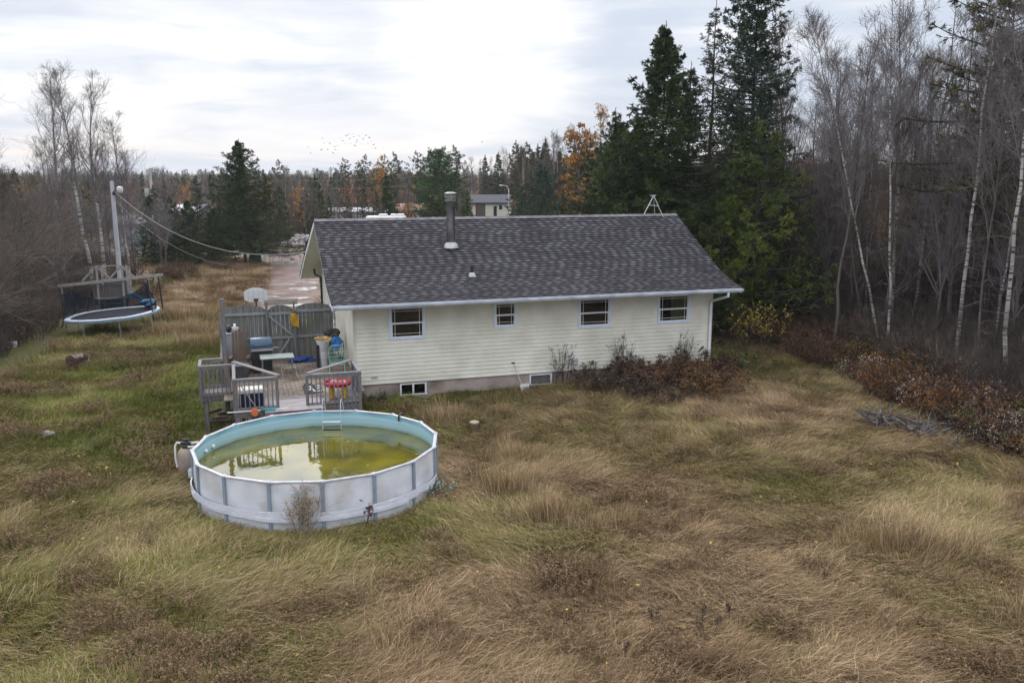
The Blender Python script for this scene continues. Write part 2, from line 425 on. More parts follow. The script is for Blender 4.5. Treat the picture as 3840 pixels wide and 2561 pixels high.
# ------------------------------------------------------------------ road, driveway, puddles
def ribbon(name, cx, cy, wd, mat, dz, kind='structure', label=None, nseg=60, cross=6):
    cx = np.asarray(cx, float); cy = np.asarray(cy, float)
    t = np.linspace(0, len(cx)-1, nseg); px = np.interp(t, range(len(cx)), cx); py = np.interp(t, range(len(cx)), cy)
    wv = np.interp(t, range(len(cx)), wd if np.ndim(wd) else [wd]*len(cx))
    dx = np.gradient(px); dy = np.gradient(py); l = np.hypot(dx, dy); nx, ny = -dy/l, dx/l
    V = []
    for k in range(cross+1):
        s = (k/cross-.5)
        xx = px+nx*wv*s; yy = py+ny*wv*s; V.append(np.stack([xx, yy, gz(xx, yy, True)+dz], 1))
    V = np.stack(V, 1).reshape(-1, 3); c = cross+1
    i = (np.arange(nseg-1)[:, None]*c+np.arange(cross)[None]).ravel(); F = np.stack([i, i+1, i+c+1, i+c], 1)
    return tag(link(name, npmesh(name, V, [F], mat, smooth=True)), label, kind=kind)
asph = M('asphalt', (.135, .12, .125), (.19, .165, .165), scale=3, spec=.15, rough=.7, bump=.4, bscale=60, c3=(.13, .115, .12), s3=.25)
grav = M('drive_gravel', (.115, .075, .068), (.19, .135, .12), scale=1.1, rough=.6, bump=.5, bscale=30, c3=(.07, .048, .043), s3=.35, spec=.12)
ribbon('road', [-330, -150, -70, -36, -24, 0, 40, 160, 400], [112, 103, 96.5, 92, 91, 89.5, 89, 93, 105], 7.4, asph, .05, label='grey asphalt road running behind the lot', nseg=400)
ribbon('driveway', [-12.4, -13.2, -14.0, -16.2, -20.4, -22.3], [44.5, 49, 55, 67, 82, 88], [3.6, 4.4, 4.4, 3.9, 4.2, 7], grav, .07, label='reddish gravel driveway with puddles', nseg=260, cross=12)
pm, nt_, b_ = newmat('puddle_water'); b_.inputs['Base Color'].default_value = (.42, .38, .37, 1); b_.inputs['Roughness'].default_value = .06; b_.inputs['Specular IOR Level'].default_value = 1; b_.inputs['IOR'].default_value = 2.4
pud = [(-21.2, 82.6, 1.7, .75), (-20.3, 80.9, .8, .35), (-15.2, 66.9, 1.0, .28), (-14.9, 68.6, .8, .22), (-17.2, 65.2, 1.3, .32), (-14.9, 63.0, .75, .75), (-16.2, 58.6, .7, .3), (-14.3, 58.2, .7, .25),
       (-13.9, 55.3, .85, .28), (-15.8, 60.2, .5, .2), (-13.7, 50.4, 1.6, .95), (-12.0, 49.0, .9, .7), (-15.1, 48.4, .8, .5), (-12.9, 46.3, 1.5, 1.0), (-14.4, 45.2, .9, .5), (-12.3, 52.4, .6, .25)]
for i, (x, y, rx, ry) in enumerate(pud):
    ry *= 1.6; rx *= 1.15
    rg = RS(i); k = 40; a = np.arange(k)/k*2*np.pi; ph = rg.uniform(0, 6, 3)
    rr = 1+.22*np.sin(2*a+ph[0])+.16*np.sin(3*a+ph[1])+.12*np.sin(7*a+ph[2])
    zz = float(max(gz(x+a_, y+b_) for a_ in (-rx, 0, rx) for b_ in (-ry, 0, ry)))+.09
    V = np.concatenate([[[x, y, zz]], np.stack([x+rx*rr*np.cos(a), y+ry*rr*np.sin(a), np.full(k, zz)], 1), np.stack([x+rx*rr*np.cos(a), y+ry*rr*np.sin(a), np.full(k, zz-.12)], 1)])
    F = np.stack([np.zeros(k, int), 1+np.arange(k), 1+(np.arange(k)+1) % k], 1); F2 = np.stack([1+np.arange(k), 1+k+np.arange(k), 1+k+(np.arange(k)+1) % k, 1+(np.arange(k)+1) % k], 1)
    tag(link('puddle', npmesh('puddle', V, [F, F2], pm)), 'shallow puddle on the driveway', kind='structure')

# ================================================================== GRASS (stuff)
gmI = bio_mat('grass_blades', inst=True)
TEMPL = []
def blade_mesh(name, rng, n, spread, ln, lean, w, arc, P=4, heads=0):
    base = np.stack([rng.randn(n)*spread*1.5, rng.randn(n)*spread, np.zeros(n)-.02], 1)
    az = rng.randn(n)*.45; le = np.clip(lean+rng.randn(n)*.22, 0, 1.5)
    l = ln*rng.uniform(.55, 1.25, n)
    pts = np.zeros((n, P, 3)); pts[:, 0] = base; p = base; azk = az.copy()
    for k in range(1, P):
        tilt = le*(.35+arc*k/(P-1)); tilt = np.clip(tilt, 0, 1.62)
        d = np.stack([np.sin(tilt)*np.cos(azk), np.sin(tilt)*np.sin(azk), np.cos(tilt)], 1)
        p = p+d*(l/(P-1))[:, None]; p[:, 2] = np.maximum(p[:, 2], .012+.05*rng.rand(n)); pts[:, k] = p; azk = azk+rng.randn(n)*.25
    a = rng.uniform(-1, 1, n)+np.pi/2+az; s = np.stack([np.cos(a), np.sin(a), rng.randn(n)*.3], 1)
    ww = w*rng.uniform(.6, 1.3, n)[:, None, None]*np.linspace(1, .35, P)[None, :, None]
    V = np.stack([pts-s[:, None]*ww*.5, pts+s[:, None]*ww*.5], 2).reshape(-1, 3)
    b = (np.arange(n)[:, None]*P+np.arange(P-1)[None]).ravel()*2
    F = np.stack([b, b+1, b+3, b+2], 1)
    vv = np.repeat(np.clip(rng.rand(n)*.8+.1, 0, 1), P*2)+np.tile(np.repeat(np.linspace(-.08, .1, P), 2), n)
    ww_ = np.repeat(rng.rand(n), P*2)
    Fs = [F]; extra = None
    if heads:
        m = int(n*heads); idx = rng.choice(n, m, False); c = pts[idx, -1]; k = 7
        q = nrm(rng.randn(m, k, 3)+np.array([0, 0, .6])); o = c[:, None]+rng.randn(m, k, 3)*np.array([.015, .015, .05]); s2 = nrm(np.cross(q, rng.randn(m, k, 3)))
        V2 = np.stack([o-s2*.012, o+s2*.012, o+q*.05], 2).reshape(-1, 3); T = np.arange(len(V2)).reshape(-1, 3)+len(V)
        V = np.concatenate([V, V2]); vv = np.concatenate([vv, np.repeat(rng.rand(m)*.5, k*3)]); ww_ = np.concatenate([ww_, np.full(m*k*3, 1.)]); Fs.append(T)
    me = npmesh(name, V, Fs, gmI, v=np.clip(vv, 0, 1)); a_ = me.attributes.new('w', 'FLOAT', 'POINT'); a_.data.foreach_set('value', ww_.astype(np.float32))
    return me
tcol = bpy.data.collections.new('grass_source')      # never linked: only instanced
rng = RS(4)
specs = [('flat', 150, .22, .46, 1.38, .008, .6, 0)]*4+[('arch', 130, .16, .40, 1.0, .008, .9, 0)]*3+[('upright', 110, .13, .38, .4, .008, .9, 0)]*3+[('weed', 60, .16, .55, .22, .011, .8, .8)]*3+[('short', 150, .22, .20, .8, .009, .9, 0)]*3
for i, (nm, n, sp, ln, le, ww, arc, hd) in enumerate(specs):
    o = bpy.data.objects.new('grass_%02d' % i, blade_mesh('grass_%02d' % i, rng, n, sp, ln, le, ww, arc, heads=hd)); tcol.objects.link(o)
def inst_object(name, pts, rot, scl, idx, attrs, coll, label):
    me = bpy.data.meshes.new(name); me.vertices.add(len(pts)); me.vertices.foreach_set('co', np.asarray(pts, np.float32).ravel())
    a = me.attributes.new('rot', 'FLOAT_VECTOR', 'POINT'); a.data.foreach_set('vector', np.asarray(rot, np.float32).ravel())
    a = me.attributes.new('scl', 'FLOAT_VECTOR', 'POINT'); a.data.foreach_set('vector', np.asarray(scl, np.float32).ravel())
    a = me.attributes.new('idx', 'INT', 'POINT'); a.data.foreach_set('value', np.asarray(idx, np.int32))
    for k, q in attrs.items(): a = me.attributes.new(k, 'FLOAT', 'POINT'); a.data.foreach_set('value', np.asarray(q, np.float32))
    o = link(name, me); ng = bpy.data.node_groups.new(name+'_scatter', 'GeometryNodeTree')
    ng.interface.new_socket('Geometry', in_out='INPUT', socket_type='NodeSocketGeometry'); ng.interface.new_socket('Geometry', in_out='OUTPUT', socket_type='NodeSocketGeometry')
    gi = ng.nodes.new('NodeGroupInput'); go = ng.nodes.new('NodeGroupOutput'); ip = ng.nodes.new('GeometryNodeInstanceOnPoints')
    ci = ng.nodes.new('GeometryNodeCollectionInfo'); ci.inputs['Collection'].default_value = coll; ci.inputs['Separate Children'].default_value = True; ci.inputs['Reset Children'].default_value = True
    def na(nm_, ty):
        n = ng.nodes.new('GeometryNodeInputNamedAttribute'); n.data_type = ty; n.inputs['Name'].default_value = nm_; return n.outputs['Attribute']
    ng.links.new(gi.outputs[0], ip.inputs['Points']); ng.links.new(ci.outputs[0], ip.inputs['Instance']); ip.inputs['Pick Instance'].default_value = True
    ng.links.new(na('idx', 'INT'), ip.inputs['Instance Index']); ng.links.new(na('rot', 'FLOAT_VECTOR'), ip.inputs['Rotation']); ng.links.new(na('scl', 'FLOAT_VECTOR'), ip.inputs['Scale'])
    ng.links.new(ip.outputs[0], go.inputs[0])
    md = o.modifiers.new('scatter', 'NODES'); md.node_group = ng
    return tag(o, label, kind='stuff')
def blocked(x, y):
    u, v = uvof(x, y)
    b = (u > -.05) & (u < 14.6) & (v > -.02) & (v < 11)
    b |= (u > -5.3) & (u < 0) & (v > -3.7) & (v < 4)
    b |= np.hypot(x+5.2, y-22.87) < 3.3
    b |= (y > 44.5) & (y < 88) & (np.abs(x-np.interp(y, [44.5, 49, 55, 67, 82, 88], [-12.4, -13.2, -14.0, -16.2, -20.4, -22.3])) < np.interp(y, [44.5, 49, 55, 67, 82, 88], [1.7, 2.1, 2.1, 1.9, 2.0, 3.2])+.25*(fbm(x, y, 9)-.5)*4*.5)
    b |= (y > 85.5+.02*np.abs(x+24))
    return b
rng = RS(9); px, py = [], []
n0 = 230000
yy = 10.5+rng.rand(n0)**1.0*77; xx = (rng.rand(n0)*2-1)*(.60*yy+3)
dens = np.interp(yy, [10, 16, 24, 34, 48, 60, 90], [24, 21, 13, 8, 4, 2.2, 1.2])
areaw = (.60*yy+3)*2*77/n0          # area represented by each candidate
keep = rng.rand(n0) < dens*areaw
xx, yy = xx[keep], yy[keep]
bl = blocked(xx, yy); wood = (xx > np.interp(yy, [10, 24, 27, 33, 39, 44, 60], [19, 15.5, 14.5, 13.4, 12.8, 11.5, 9])) | ((xx < -21-.18*(yy-36)) & (yy < 74) & (yy>30))
k_ = ~bl & ~wood; xx, yy = xx[k_], yy[k_]
g_, b_w = green(xx, yy), brown(xx, yy); n = len(xx)
flow = 2.2*np.pi*fbm(xx*.16, yy*.16, 31, 2)+1.6*np.pi*(fbm(xx*.5, yy*.5, 32, 2)-.5)+math.pi*.55
rz = flow+rng.randn(n)*.55
up = fbm(xx*.45, yy*.45, 41, 3)+.55*(rng.rand(n)-.5)
left = sm(-xx, 4, 9)
idx = np.where(up < .58, rng.randint(0, 4, n), np.where(up < .76, rng.randint(4, 7, n), rng.randint(7, 10, n)))
wd = (fbm(xx*.8, yy*.8, 51, 3) > .665-.07*left) & (rng.rand(n) < .4)
idx = np.where(wd, rng.randint(10, 13, n), idx)
sh = (g_ > .42+.3*rng.rand(n)) & ~wd
sh |= (rng.rand(n) < .16) & ~wd; idx = np.where(sh, rng.randint(13, 16, n), idx)
far = np.interp(yy, [10, 24, 40, 60, 90], [.95, 1.0, 1.15, 1.35, 1.6])
s = far*rng.uniform(.75, 1.25, n)
# knots of tall pale grass
for cx_, cy_, rr_, nn in ((.9, 20.6, .45, 26), (8.6, 18.7, .9, 60), (-.2, 22.2, .7, 24), (2.6, 21.6, .4, 16), (.2, 24.8, .8, 24)):
    pass
tilt = np.stack([rng.randn(n)*.08, rng.randn(n)*.08, rz], 1)
scl = np.stack([s, s, s*rng.uniform(.8, 1.2, n)*np.where(idx < 4, .62, .85)*np.where((idx > 6) & (idx < 13), .62, 1)*(1-.5*np.exp(-((np.hypot(xx+5.2, yy-22.87)-3.3)/.7)**2)), ], 1)
inst_object('grass', np.stack([xx, yy, gz(xx, yy)], 1), tilt, scl, idx, dict(grn=g_, brn=np.where(wd, .95, b_w)), tcol, 'long matted straw coloured and green grass covering the yard')
print('grass tufts', n)
# ================================================================== HOUSE
siding = M('vinyl_siding', (.69, .68, .615), (.615, .61, .55), scale=1.1, rough=.5, stretch=(1, 1, .6), bump=.12, bscale=30, c3=(.51, .52, .43), s3=.9)
white = M('white_paint', (.70, .74, .80), (.62, .66, .72), scale=3, rough=.45)
frame_m = M('window_frame_vinyl', (.60, .70, .84), (.54, .64, .78), scale=3, rough=.4)
gutter_m = M('gutter_metal', (.50, .55, .64), (.40, .45, .54), scale=2.5, rough=.4, c3=(.32, .35, .42), s3=2.2)
soff = M('soffit_panel', (.84, .83, .76), (.78, .77, .7), scale=4, rough=.6)
conc = M('parged_concrete', (.35, .295, .275), (.27, .225, .21), scale=1.6, rough=.85, bump=.4, bscale=22, c3=(.16, .14, .12), s3=1.1)
dark = M('dark_interior', (.035, .035, .04), (.02, .02, .024), rough=.9)
black = M('black_plastic', (.018, .018, .02), (.03, .03, .033), rough=.45)
def glass_mat(name, tint=(.35, .38, .42), mixf=.45):
    m = bpy.data.materials.new(name); m.use_nodes = True; nt = m.node_tree; nt.nodes.clear()
    o = N(nt, 'ShaderNodeOutputMaterial'); t = N(nt, 'ShaderNodeBsdfTransparent'); t.inputs[0].default_value = rgba(tint)
    g = N(nt, 'ShaderNodeBsdfGlossy'); g.inputs['Roughness'].default_value = .03; g.inputs[0].default_value = (.9, .95, 1, 1)
    fr = N(nt, 'ShaderNodeFresnel'); fr.inputs[0].default_value = 1.5; mx = N(nt, 'ShaderNodeMixShader')
    L(nt, fr.outputs[0], mx.inputs[0]); L(nt, t.outputs[0], mx.inputs[1]); L(nt, g.outputs[0], mx.inputs[2]); L(nt, mx.outputs[0], o.inputs[0]); return m
glass = glass_mat('window_glass', (.6, .64, .68))
def roof_mat():
    m, nt, b = newmat('asphalt_shingles'); b.inputs['Roughness'].default_value = .85; b.inputs['Specular IOR Level'].default_value = .25
    uv = N(nt, 'ShaderNodeUVMap')
    sep = N(nt, 'ShaderNodeSeparateXYZ'); L(nt, uv.outputs[0], sep.inputs[0])
    def ma(op, a, b_=None):
        n = N(nt, 'ShaderNodeMath', operation=op)
        for i, q in enumerate((a, b_)):
            if q is None: continue
            if isinstance(q, (int, float)): n.inputs[i].default_value = q
            else: L(nt, q, n.inputs[i])
        return n.outputs[0]
    row = ma('FLOOR', sep.outputs[1]); wn = N(nt, 'ShaderNodeTexWhiteNoise', noise_dimensions='1D'); L(nt, row, wn.inputs['W'])
    uu = ma('ADD', ma('MULTIPLY', sep.outputs[0], 2.6), ma('MULTIPLY', wn.outputs['Value'], 3.7))
    cell = ma('FLOOR', uu); cx = N(nt, 'ShaderNodeCombineXYZ'); L(nt, cell, cx.inputs[0]); L(nt, row, cx.inputs[1])
    w2 = N(nt, 'ShaderNodeTexWhiteNoise', noise_dimensions='2D'); L(nt, cx.outputs[0], w2.inputs['Vector'])
    cr = N(nt, 'ShaderNodeValToRGB'); e = cr.color_ramp.elements
    e[0].position = 0; e[0].color = rgba((.027, .026, .032)); e[1].position = .95; e[1].color = rgba((.088, .092, .108))
    q = e.new(.4); q.color = rgba((.046, .046, .058))
    fr = ma('FRACT', uu)
    lt = N(nt, 'ShaderNodeMapRange'); L(nt, ma('ABSOLUTE', ma('SUBTRACT', fr, .5)), lt.inputs[0]); lt.inputs[1].default_value = .27; lt.inputs[2].default_value = .23
    L(nt, ma('ADD', ma('MULTIPLY', lt.outputs[0], ma('ADD', ma('MULTIPLY', w2.outputs['Value'], .6), .25)), ma('MULTIPLY', w2.outputs['Value'], .18)), cr.inputs[0])
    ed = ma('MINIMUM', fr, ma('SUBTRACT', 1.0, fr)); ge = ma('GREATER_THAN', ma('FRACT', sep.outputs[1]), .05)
    dk = ma('ADD', ma('MULTIPLY', ge, .8), .2)  # riser shadow lines painted in: butt edge of each course coloured darker
    tc = N(nt, 'ShaderNodeTexCoord'); no = N(nt, 'ShaderNodeTexNoise'); no.inputs['Scale'].default_value = .55; no.inputs['Detail'].default_value = 5; L(nt, tc.outputs['Object'], no.inputs['Vector'])
    cs = N(nt, 'ShaderNodeValToRGB'); cs.color_ramp.elements[0].position = .35; cs.color_ramp.elements[1].position = .68
    cs.color_ramp.elements[0].color = (.76, .73, .75, 1); cs.color_ramp.elements[1].color = (1.08, 1.06, 1.08, 1); L(nt, no.outputs['Fac'], cs.inputs[0])
    gn = N(nt, 'ShaderNodeTexNoise'); gn.inputs['Scale'].default_value = 55; gn.inputs['Detail'].default_value = 3; L(nt, tc.outputs['Object'], gn.inputs['Vector'])
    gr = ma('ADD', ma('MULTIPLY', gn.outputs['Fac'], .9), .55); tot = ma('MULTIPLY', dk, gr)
    mx = N(nt, 'ShaderNodeMix', data_type='RGBA', blend_type='MULTIPLY'); mx.inputs[0].default_value = 1; L(nt, cr.outputs[0], mx.inputs[6]); L(nt, cs.outputs[0], mx.inputs[7])
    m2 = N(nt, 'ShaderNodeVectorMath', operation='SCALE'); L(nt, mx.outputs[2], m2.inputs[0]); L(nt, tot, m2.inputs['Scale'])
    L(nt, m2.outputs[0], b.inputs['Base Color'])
    bp = N(nt, 'ShaderNodeBump'); bp.inputs['Strength'].default_value = .5; bp.inputs['Distance'].default_value = .01; L(nt, gn.outputs['Fac'], bp.inputs['Height']); L(nt, bp.outputs[0], b.inputs['Normal'])
    return m
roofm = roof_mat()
house = empty('house', (HA[0], HA[1], 0), PH, 'cream vinyl sided bungalow with dark shingle roof and tall metal stovepipe', 'house')
HL, HD = 14.5, 11.0
Z0, Z1 = .66, 3.66
nearp = [(-1.25, 3.80), (-.85, 3.89), (-.4, 4.02), (0, 4.145), (.3, 4.26), (1.0, 4.58), (4.4, 6.42)]
farp = [(4.4, 6.42), (9.3, 4.75), (11.5, 3.95), (12.6, 3.5), (13.3, 3.22)]
def zroof(v): return np.interp(v, [p[0] for p in nearp]+[p[0] for p in farp[1:]], [p[1] for p in nearp]+[p[1] for p in farp[1:]])
# --- shingled slopes, real overlapping courses
def slope(name, prof, u0, u1, flip):
    pv = np.array([p[0] for p in prof]); pz = np.array([p[1] for p in prof]); s = np.concatenate([[0], np.cumsum(np.hypot(np.diff(pv), np.diff(pz)))])
    pitch = .165; nrow = int(s[-1]/pitch); pitch = s[-1]/nrow
    V = []; U = []; F = []; nu = 60; us = np.linspace(u0, u1, nu+1)
    for r in range(nrow):
        for j, (ss, lift) in enumerate(((r*pitch, .024), ((r+1)*pitch+.004, .002))):
            v = np.interp(ss, s, pv); z = np.interp(ss, s, pz)
            wav = .012*(vnoise(us*.9, us*0+r*.7, 5)-.5)
            for k, uu in enumerate(us): V.append((uu, v, z+lift+wav[k])); U.append((uu, r+.04+.95*j))
        b = r*2*(nu+1)
        for k in range(nu): F.append((b+k, b+k+1, b+nu+2+k, b+nu+1+k))
        if r:   # butt edge of the course
            c = (r-1)*2*(nu+1)+nu+1
    V2 = []; 
    for r in range(nrow):  # little riser under each butt
        b = r*2*(nu+1)
        for k in range(nu+1):
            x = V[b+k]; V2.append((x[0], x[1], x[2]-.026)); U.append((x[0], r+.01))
    nb = len(V)
    for r in range(nrow):
        b = r*2*(nu+1); c = nb+r*(nu+1)
        for k in range(nu): F.append((c+k, c+k+1, b+k+1, b+k))
    F = np.array(F); 
    if flip: F = F[:, ::-1]
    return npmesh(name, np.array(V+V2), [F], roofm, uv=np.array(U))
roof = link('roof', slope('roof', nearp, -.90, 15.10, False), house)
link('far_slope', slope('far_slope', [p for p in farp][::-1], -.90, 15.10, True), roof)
# roof deck body under shingles, gable soffits and fascias
b = MB(); pr = nearp+farp[1:]
for (v0, z0), (v1, z1) in zip(pr[:-1], pr[1:]):
    b.add([(-.83, v0, z0-.02), (15.03, v0, z0-.02), (15.03, v1, z1-.02), (-.83, v1, z1-.02), (-.83, v0, z0-.12), (15.03, v0, z0-.12), (15.03, v1, z1-.12), (-.83, v1, z1-.12)],
          [(0,3,2,1),(4,5,6,7),(0,1,5,4),(2,3,7,6),(1,2,6,5),(3,0,4,7)])
b.build('roof_deck', soff, roof)
for nm, ux in (('rake_fascia', -.875), ('rake_fascia', 15.045)):
    b = MB()
    for (v0, z0), (v1, z1) in zip(pr[:-1], pr[1:]):
        b.add([(ux, v0, z0-.2), (ux+.03, v0, z0-.2), (ux+.03, v1, z1-.2), (ux, v1, z1-.2), (ux, v0, z0-.01), (ux+.03, v0, z0-.01), (ux+.03, v1, z1-.01), (ux, v1, z1-.01)],
              [(0,3,2,1),(4,5,6,7),(0,1,5,4),(2,3,7,6),(1,2,6,5),(3,0,4,7)])
    b.build(nm, white, house)
b = MB(); b.box(-.84, 15.04, -1.262, -1.235, 3.63, 3.795); b.build('eave_fascia', white, house)
b = MB(); b.box(-.84, 15.04, -1.23, -.005, 3.635, 3.655)
for k in range(52): b.box(-.8+k*.305, -.785+k*.305, -1.228, -.006, 3.628, 3.637)
b.build('soffit', soff, house)
b = MB()    # gutter: open K profile
prof = [(-1.268, 3.79), (-1.268, 3.66), (-1.30, 3.645), (-1.35, 3.66), (-1.385, 3.72), (-1.385, 3.785), (-1.375, 3.787), (-1.37, 3.725), (-1.34, 3.67), (-1.30, 3.657), (-1.278, 3.668), (-1.278, 3.79)]
n = len(prof); vs = [(-.86, y, z) for y, z in prof]+[(15.1, y, z) for y, z in prof]
b.add(vs, [(i, (i+1) % n, (i+1) % n+n, i+n) for i in range(n)])
b.add([(-.862, -1.268, 3.79), (-.862, -1.268, 3.66), (-.862, -1.30, 3.645), (-.862, -1.35, 3.66), (-.862, -1.385, 3.72), (-.862, -1.385, 3.785)], [(0,1,2,3,4,5)])
b.add([(15.102, -1.268, 3.79), (15.102, -1.268, 3.66), (15.102, -1.30, 3.645), (15.102, -1.35, 3.66), (15.102, -1.385, 3.72), (15.102, -1.385, 3.785)], [(0,1,2,3,4,5)])
b.build('gutter', gutter_m, house)
b = MB(); b.tube([(14.46, -1.32, 3.66), (14.46, -1.30, 3.5), (14.44, -.9, 3.38), (14.42, -.35, 3.22), (14.41, -.09, 3.12), (14.41, -.085, 2.9), (14.41, -.085, .30), (14.42, -.13, .2), (14.44, -.4, .14)], .052, 10)
b.build('downspout', white, house, smooth=True)
b = MB(); b.box(-.862, 15.05, 4.27, 4.40, 6.42, 6.44); b.box(-.862, 15.05, 4.40, 4.53, 6.42, 6.441)
ridge = MB()
for k in range(54):
    u0 = -.86+k*.295
    zz = 0
    ridge.add([(u0, 4.24, 6.38+zz), (u0+.31, 4.24, 6.37+zz), (u0+.31, 4.4, 6.465+zz), (u0, 4.4, 6.477+zz), (u0, 4.56, 6.40+zz), (u0+.31, 4.56, 6.39+zz)], [(0,1,2,3), (3,2,5,4)])
ridge.build('ridge_cap', M('ridge_shingle', (.11, .105, .12), (.19, .185, .20), scale=3, rough=.9), roof)
# --- stove pipe
steel = M('galvanised_pipe', (.22, .22, .24), (.12, .12, .135), scale=5, rough=.35, metal=.8, stretch=(1, 1, .35), c3=(.07, .065, .07), s3=3)
b = MB(); c = (4.22, 2.45, 0)
b.lathe([(.17, 5.2), (.17, 6.55), (.175, 6.55), (.175, 6.58), (.165, 6.58), (.165, 7.15), (.172, 7.18)], c, 24); chim = b.build('chimney', steel, roof, smooth=True)
MB().lathe([(.30, 5.36), (.26, 5.5), (.19, 5.56), (.175, 5.58)], c, 24).build('flashing', M('flashing', (.42, .43, .45), (.3, .3, .32), rough=.4, metal=.5), roof, smooth=True)
MB().lathe([(.15, 7.12), (.21, 7.18), (.215, 7.24), (.15, 7.25), (.15, 7.29), (.225, 7.30), (.235, 7.40), (.16, 7.41), (.17, 7.44), (.24, 7.45), (.24, 7.49), (.12, 7.53)], c, 24).build('chimney_cap', M('cap_steel', (.4, .4, .42), (.22, .22, .24), rough=.35, metal=.7, scale=8), roof, smooth=True)
c = (4.59, .67, 0)
MB().lathe([(.05, 4.4), (.05, 4.78), (.062, 4.78), (.062, 4.83), (.04, 4.83)], c, 14).build('vent_pipe', black, roof, smooth=True)
MB().lathe([(.15, 4.40), (.12, 4.5), (.07, 4.56)], c, 14).build('vent_flashing', M('vent_boot', (.45, .47, .5), (.33, .34, .37), rough=.5), roof, smooth=True)
# --- walls with real lap siding
def lap(b, x0, x1, zt, zb, P, openings=(), course=.148):
    """P(x, z, out) -> point ; openings (x0,x1,z0,z1)"""
    zs = list(np.arange(zb, zt, course))+[zt]
    for z0, z1 in zip(zs[:-1], zs[1:]):
        cuts = sorted(set([z0, z1]+[q for o in openings for q in o[2:] if z0 < q < z1]))
        for a, c in zip(cuts[:-1], cuts[1:]):
            xs = [(x0, x1)] if not callable(x0) else [(x0((a+c)/2), x1((a+c)/2))]
            for o in openings:
                if o[2] < (a+c)/2 < o[3]:
                    xs = [s for q in xs for s in (((q[0], min(q[1], o[0])), (max(q[0], o[1]), q[1]))) if s[1]-s[0] > .001]
            for p, q in xs:
                oa = .03*(1-(a-z0)/course); oc = .03*(1-(c-z0)/course)
                b.add([P(p, a, oa), P(q, a, oa), P(q, c, oc), P(p, c, oc)], [(0,1,2,3)])
                if a == z0: b.add([P(p, a, -.002), P(q, a, -.002), P(q, a, oa), P(p, a, oa)], [(0,1,2,3)])
W4 = [(1.27, 2.61, 2.27, 3.50), (5.24, 6.15, 2.50, 3.50), (8.65, 10.02, 2.32, 3.50), (12.06, 13.48, 2.32, 3.50)]
opn = [(a+.05, c-.05, d+.05, e-.03) for a, c, d, e in W4]
b = MB(); lap(b, .06, HL-.06, 3.64, Z0, lambda x, z, o: (x, -o-.012, z), opn); b.build('rear_wall', siding, house)
def gable(ux, sg):
    b = MB(); zs = np.arange(Z0, 6.3, .148)
    for z in zs:
        za, zb_ = z, z+.148
        lo = lambda zz: 0.06 if zz < 4.0 else float(np.interp(zz+.12, [p[1] for p in nearp], [p[0] for p in nearp]))
        hi_ = lambda zz: 10.94 if zz < 3.99 else float(np.interp(-(zz+.12), [-p[1] for p in farp], [p[0] for p in farp]))
        l0, l1, h0, h1 = lo(za), lo(zb_), hi_(za), hi_(zb_)
        if h1 <= l1: break
        oa = .03
        b.add([(ux-sg*(oa+.012), l0, za), (ux-sg*(oa+.012), h0, za), (ux-sg*.012, h1, zb_), (ux-sg*.012, l1, zb_)], [(0,1,2,3)])
        b.add([(ux+sg*.01, l0, za), (ux+sg*.01, h0, za), (ux-sg*(oa+.012), h0, za), (ux-sg*(oa+.012), l0, za)], [(0,1,2,3)])
    return b
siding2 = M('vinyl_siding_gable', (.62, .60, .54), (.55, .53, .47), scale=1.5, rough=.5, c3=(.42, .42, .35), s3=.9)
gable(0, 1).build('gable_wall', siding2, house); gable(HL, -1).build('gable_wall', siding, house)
b = MB(); b.box(.0, HL, HD-.02, HD, Z0, 3.95); b.build('front_wall', siding, house)
for (x, y) in ((0, 0), (HL, 0), (0, HD), (HL, HD)):
    b = MB(); s1 = 1 if x == 0 else -1; s2 = 1 if y == 0 else -1
    b.box(min(x-.032*s1, x+.07*s1), max(x-.032*s1, x+.07*s1), min(y-.034*s2, y-.01*s2), max(y-.034*s2, y-.01*s2), Z0-.01, 3.632)
    b.box(min(x-.034*s1, x-.008*s1), max(x-.034*s1, x-.008*s1), min(y-.032*s2, y+.07*s2), max(y-.032*s2, y+.07*s2), Z0-.012, 3.9)
    b.build('corner_trim', siding2, house)
BW = [(1.62, 2.62, .14, .60), (6.68, 7.60, .16, .60)]
b = MB()
xs = [.03, 1.62, 2.62, 6.68, 7.60, HL-.03]
for k in range(5):
    if k in (1, 3):
        o = BW[k//2]; b.box(xs[k], xs[k+1], .03, .25, -.6, o[2]); b.box(xs[k], xs[k+1], .03, .25, o[3], Z0)
    else: b.box(xs[k], xs[k+1], .03, .25, -.6, Z0)
b.box(.03, .25, .26, HD-.03, -.6, Z0); b.box(HL-.25, HL-.03, .26, HD-.03, -.6, Z0); b.box(.26, HL-.26, HD-.25, HD-.03, -.6, Z0-.002)
b.build('foundation', conc, house)
b = MB(); b.box(.3, HL-.3, .35, HD-.3, .70, .72); b.box(.3, HL-.3, .35, HD-.3, 3.60, 3.62); b.box(.05, HL-.05, 3.2, 3.25, .73, 3.59)
for x in (.1, 3.6, 7.2, 11.0, HL-.15): b.box(x, x+.04, .2, 3.19, .73, 3.59)
b.build('room_shell', M('room_wall', (.035, .038, .05), (.025, .028, .038), rough=.9), house)
thin = M('muntin', (.62, .62, .57), (.56, .56, .52), rough=.5)
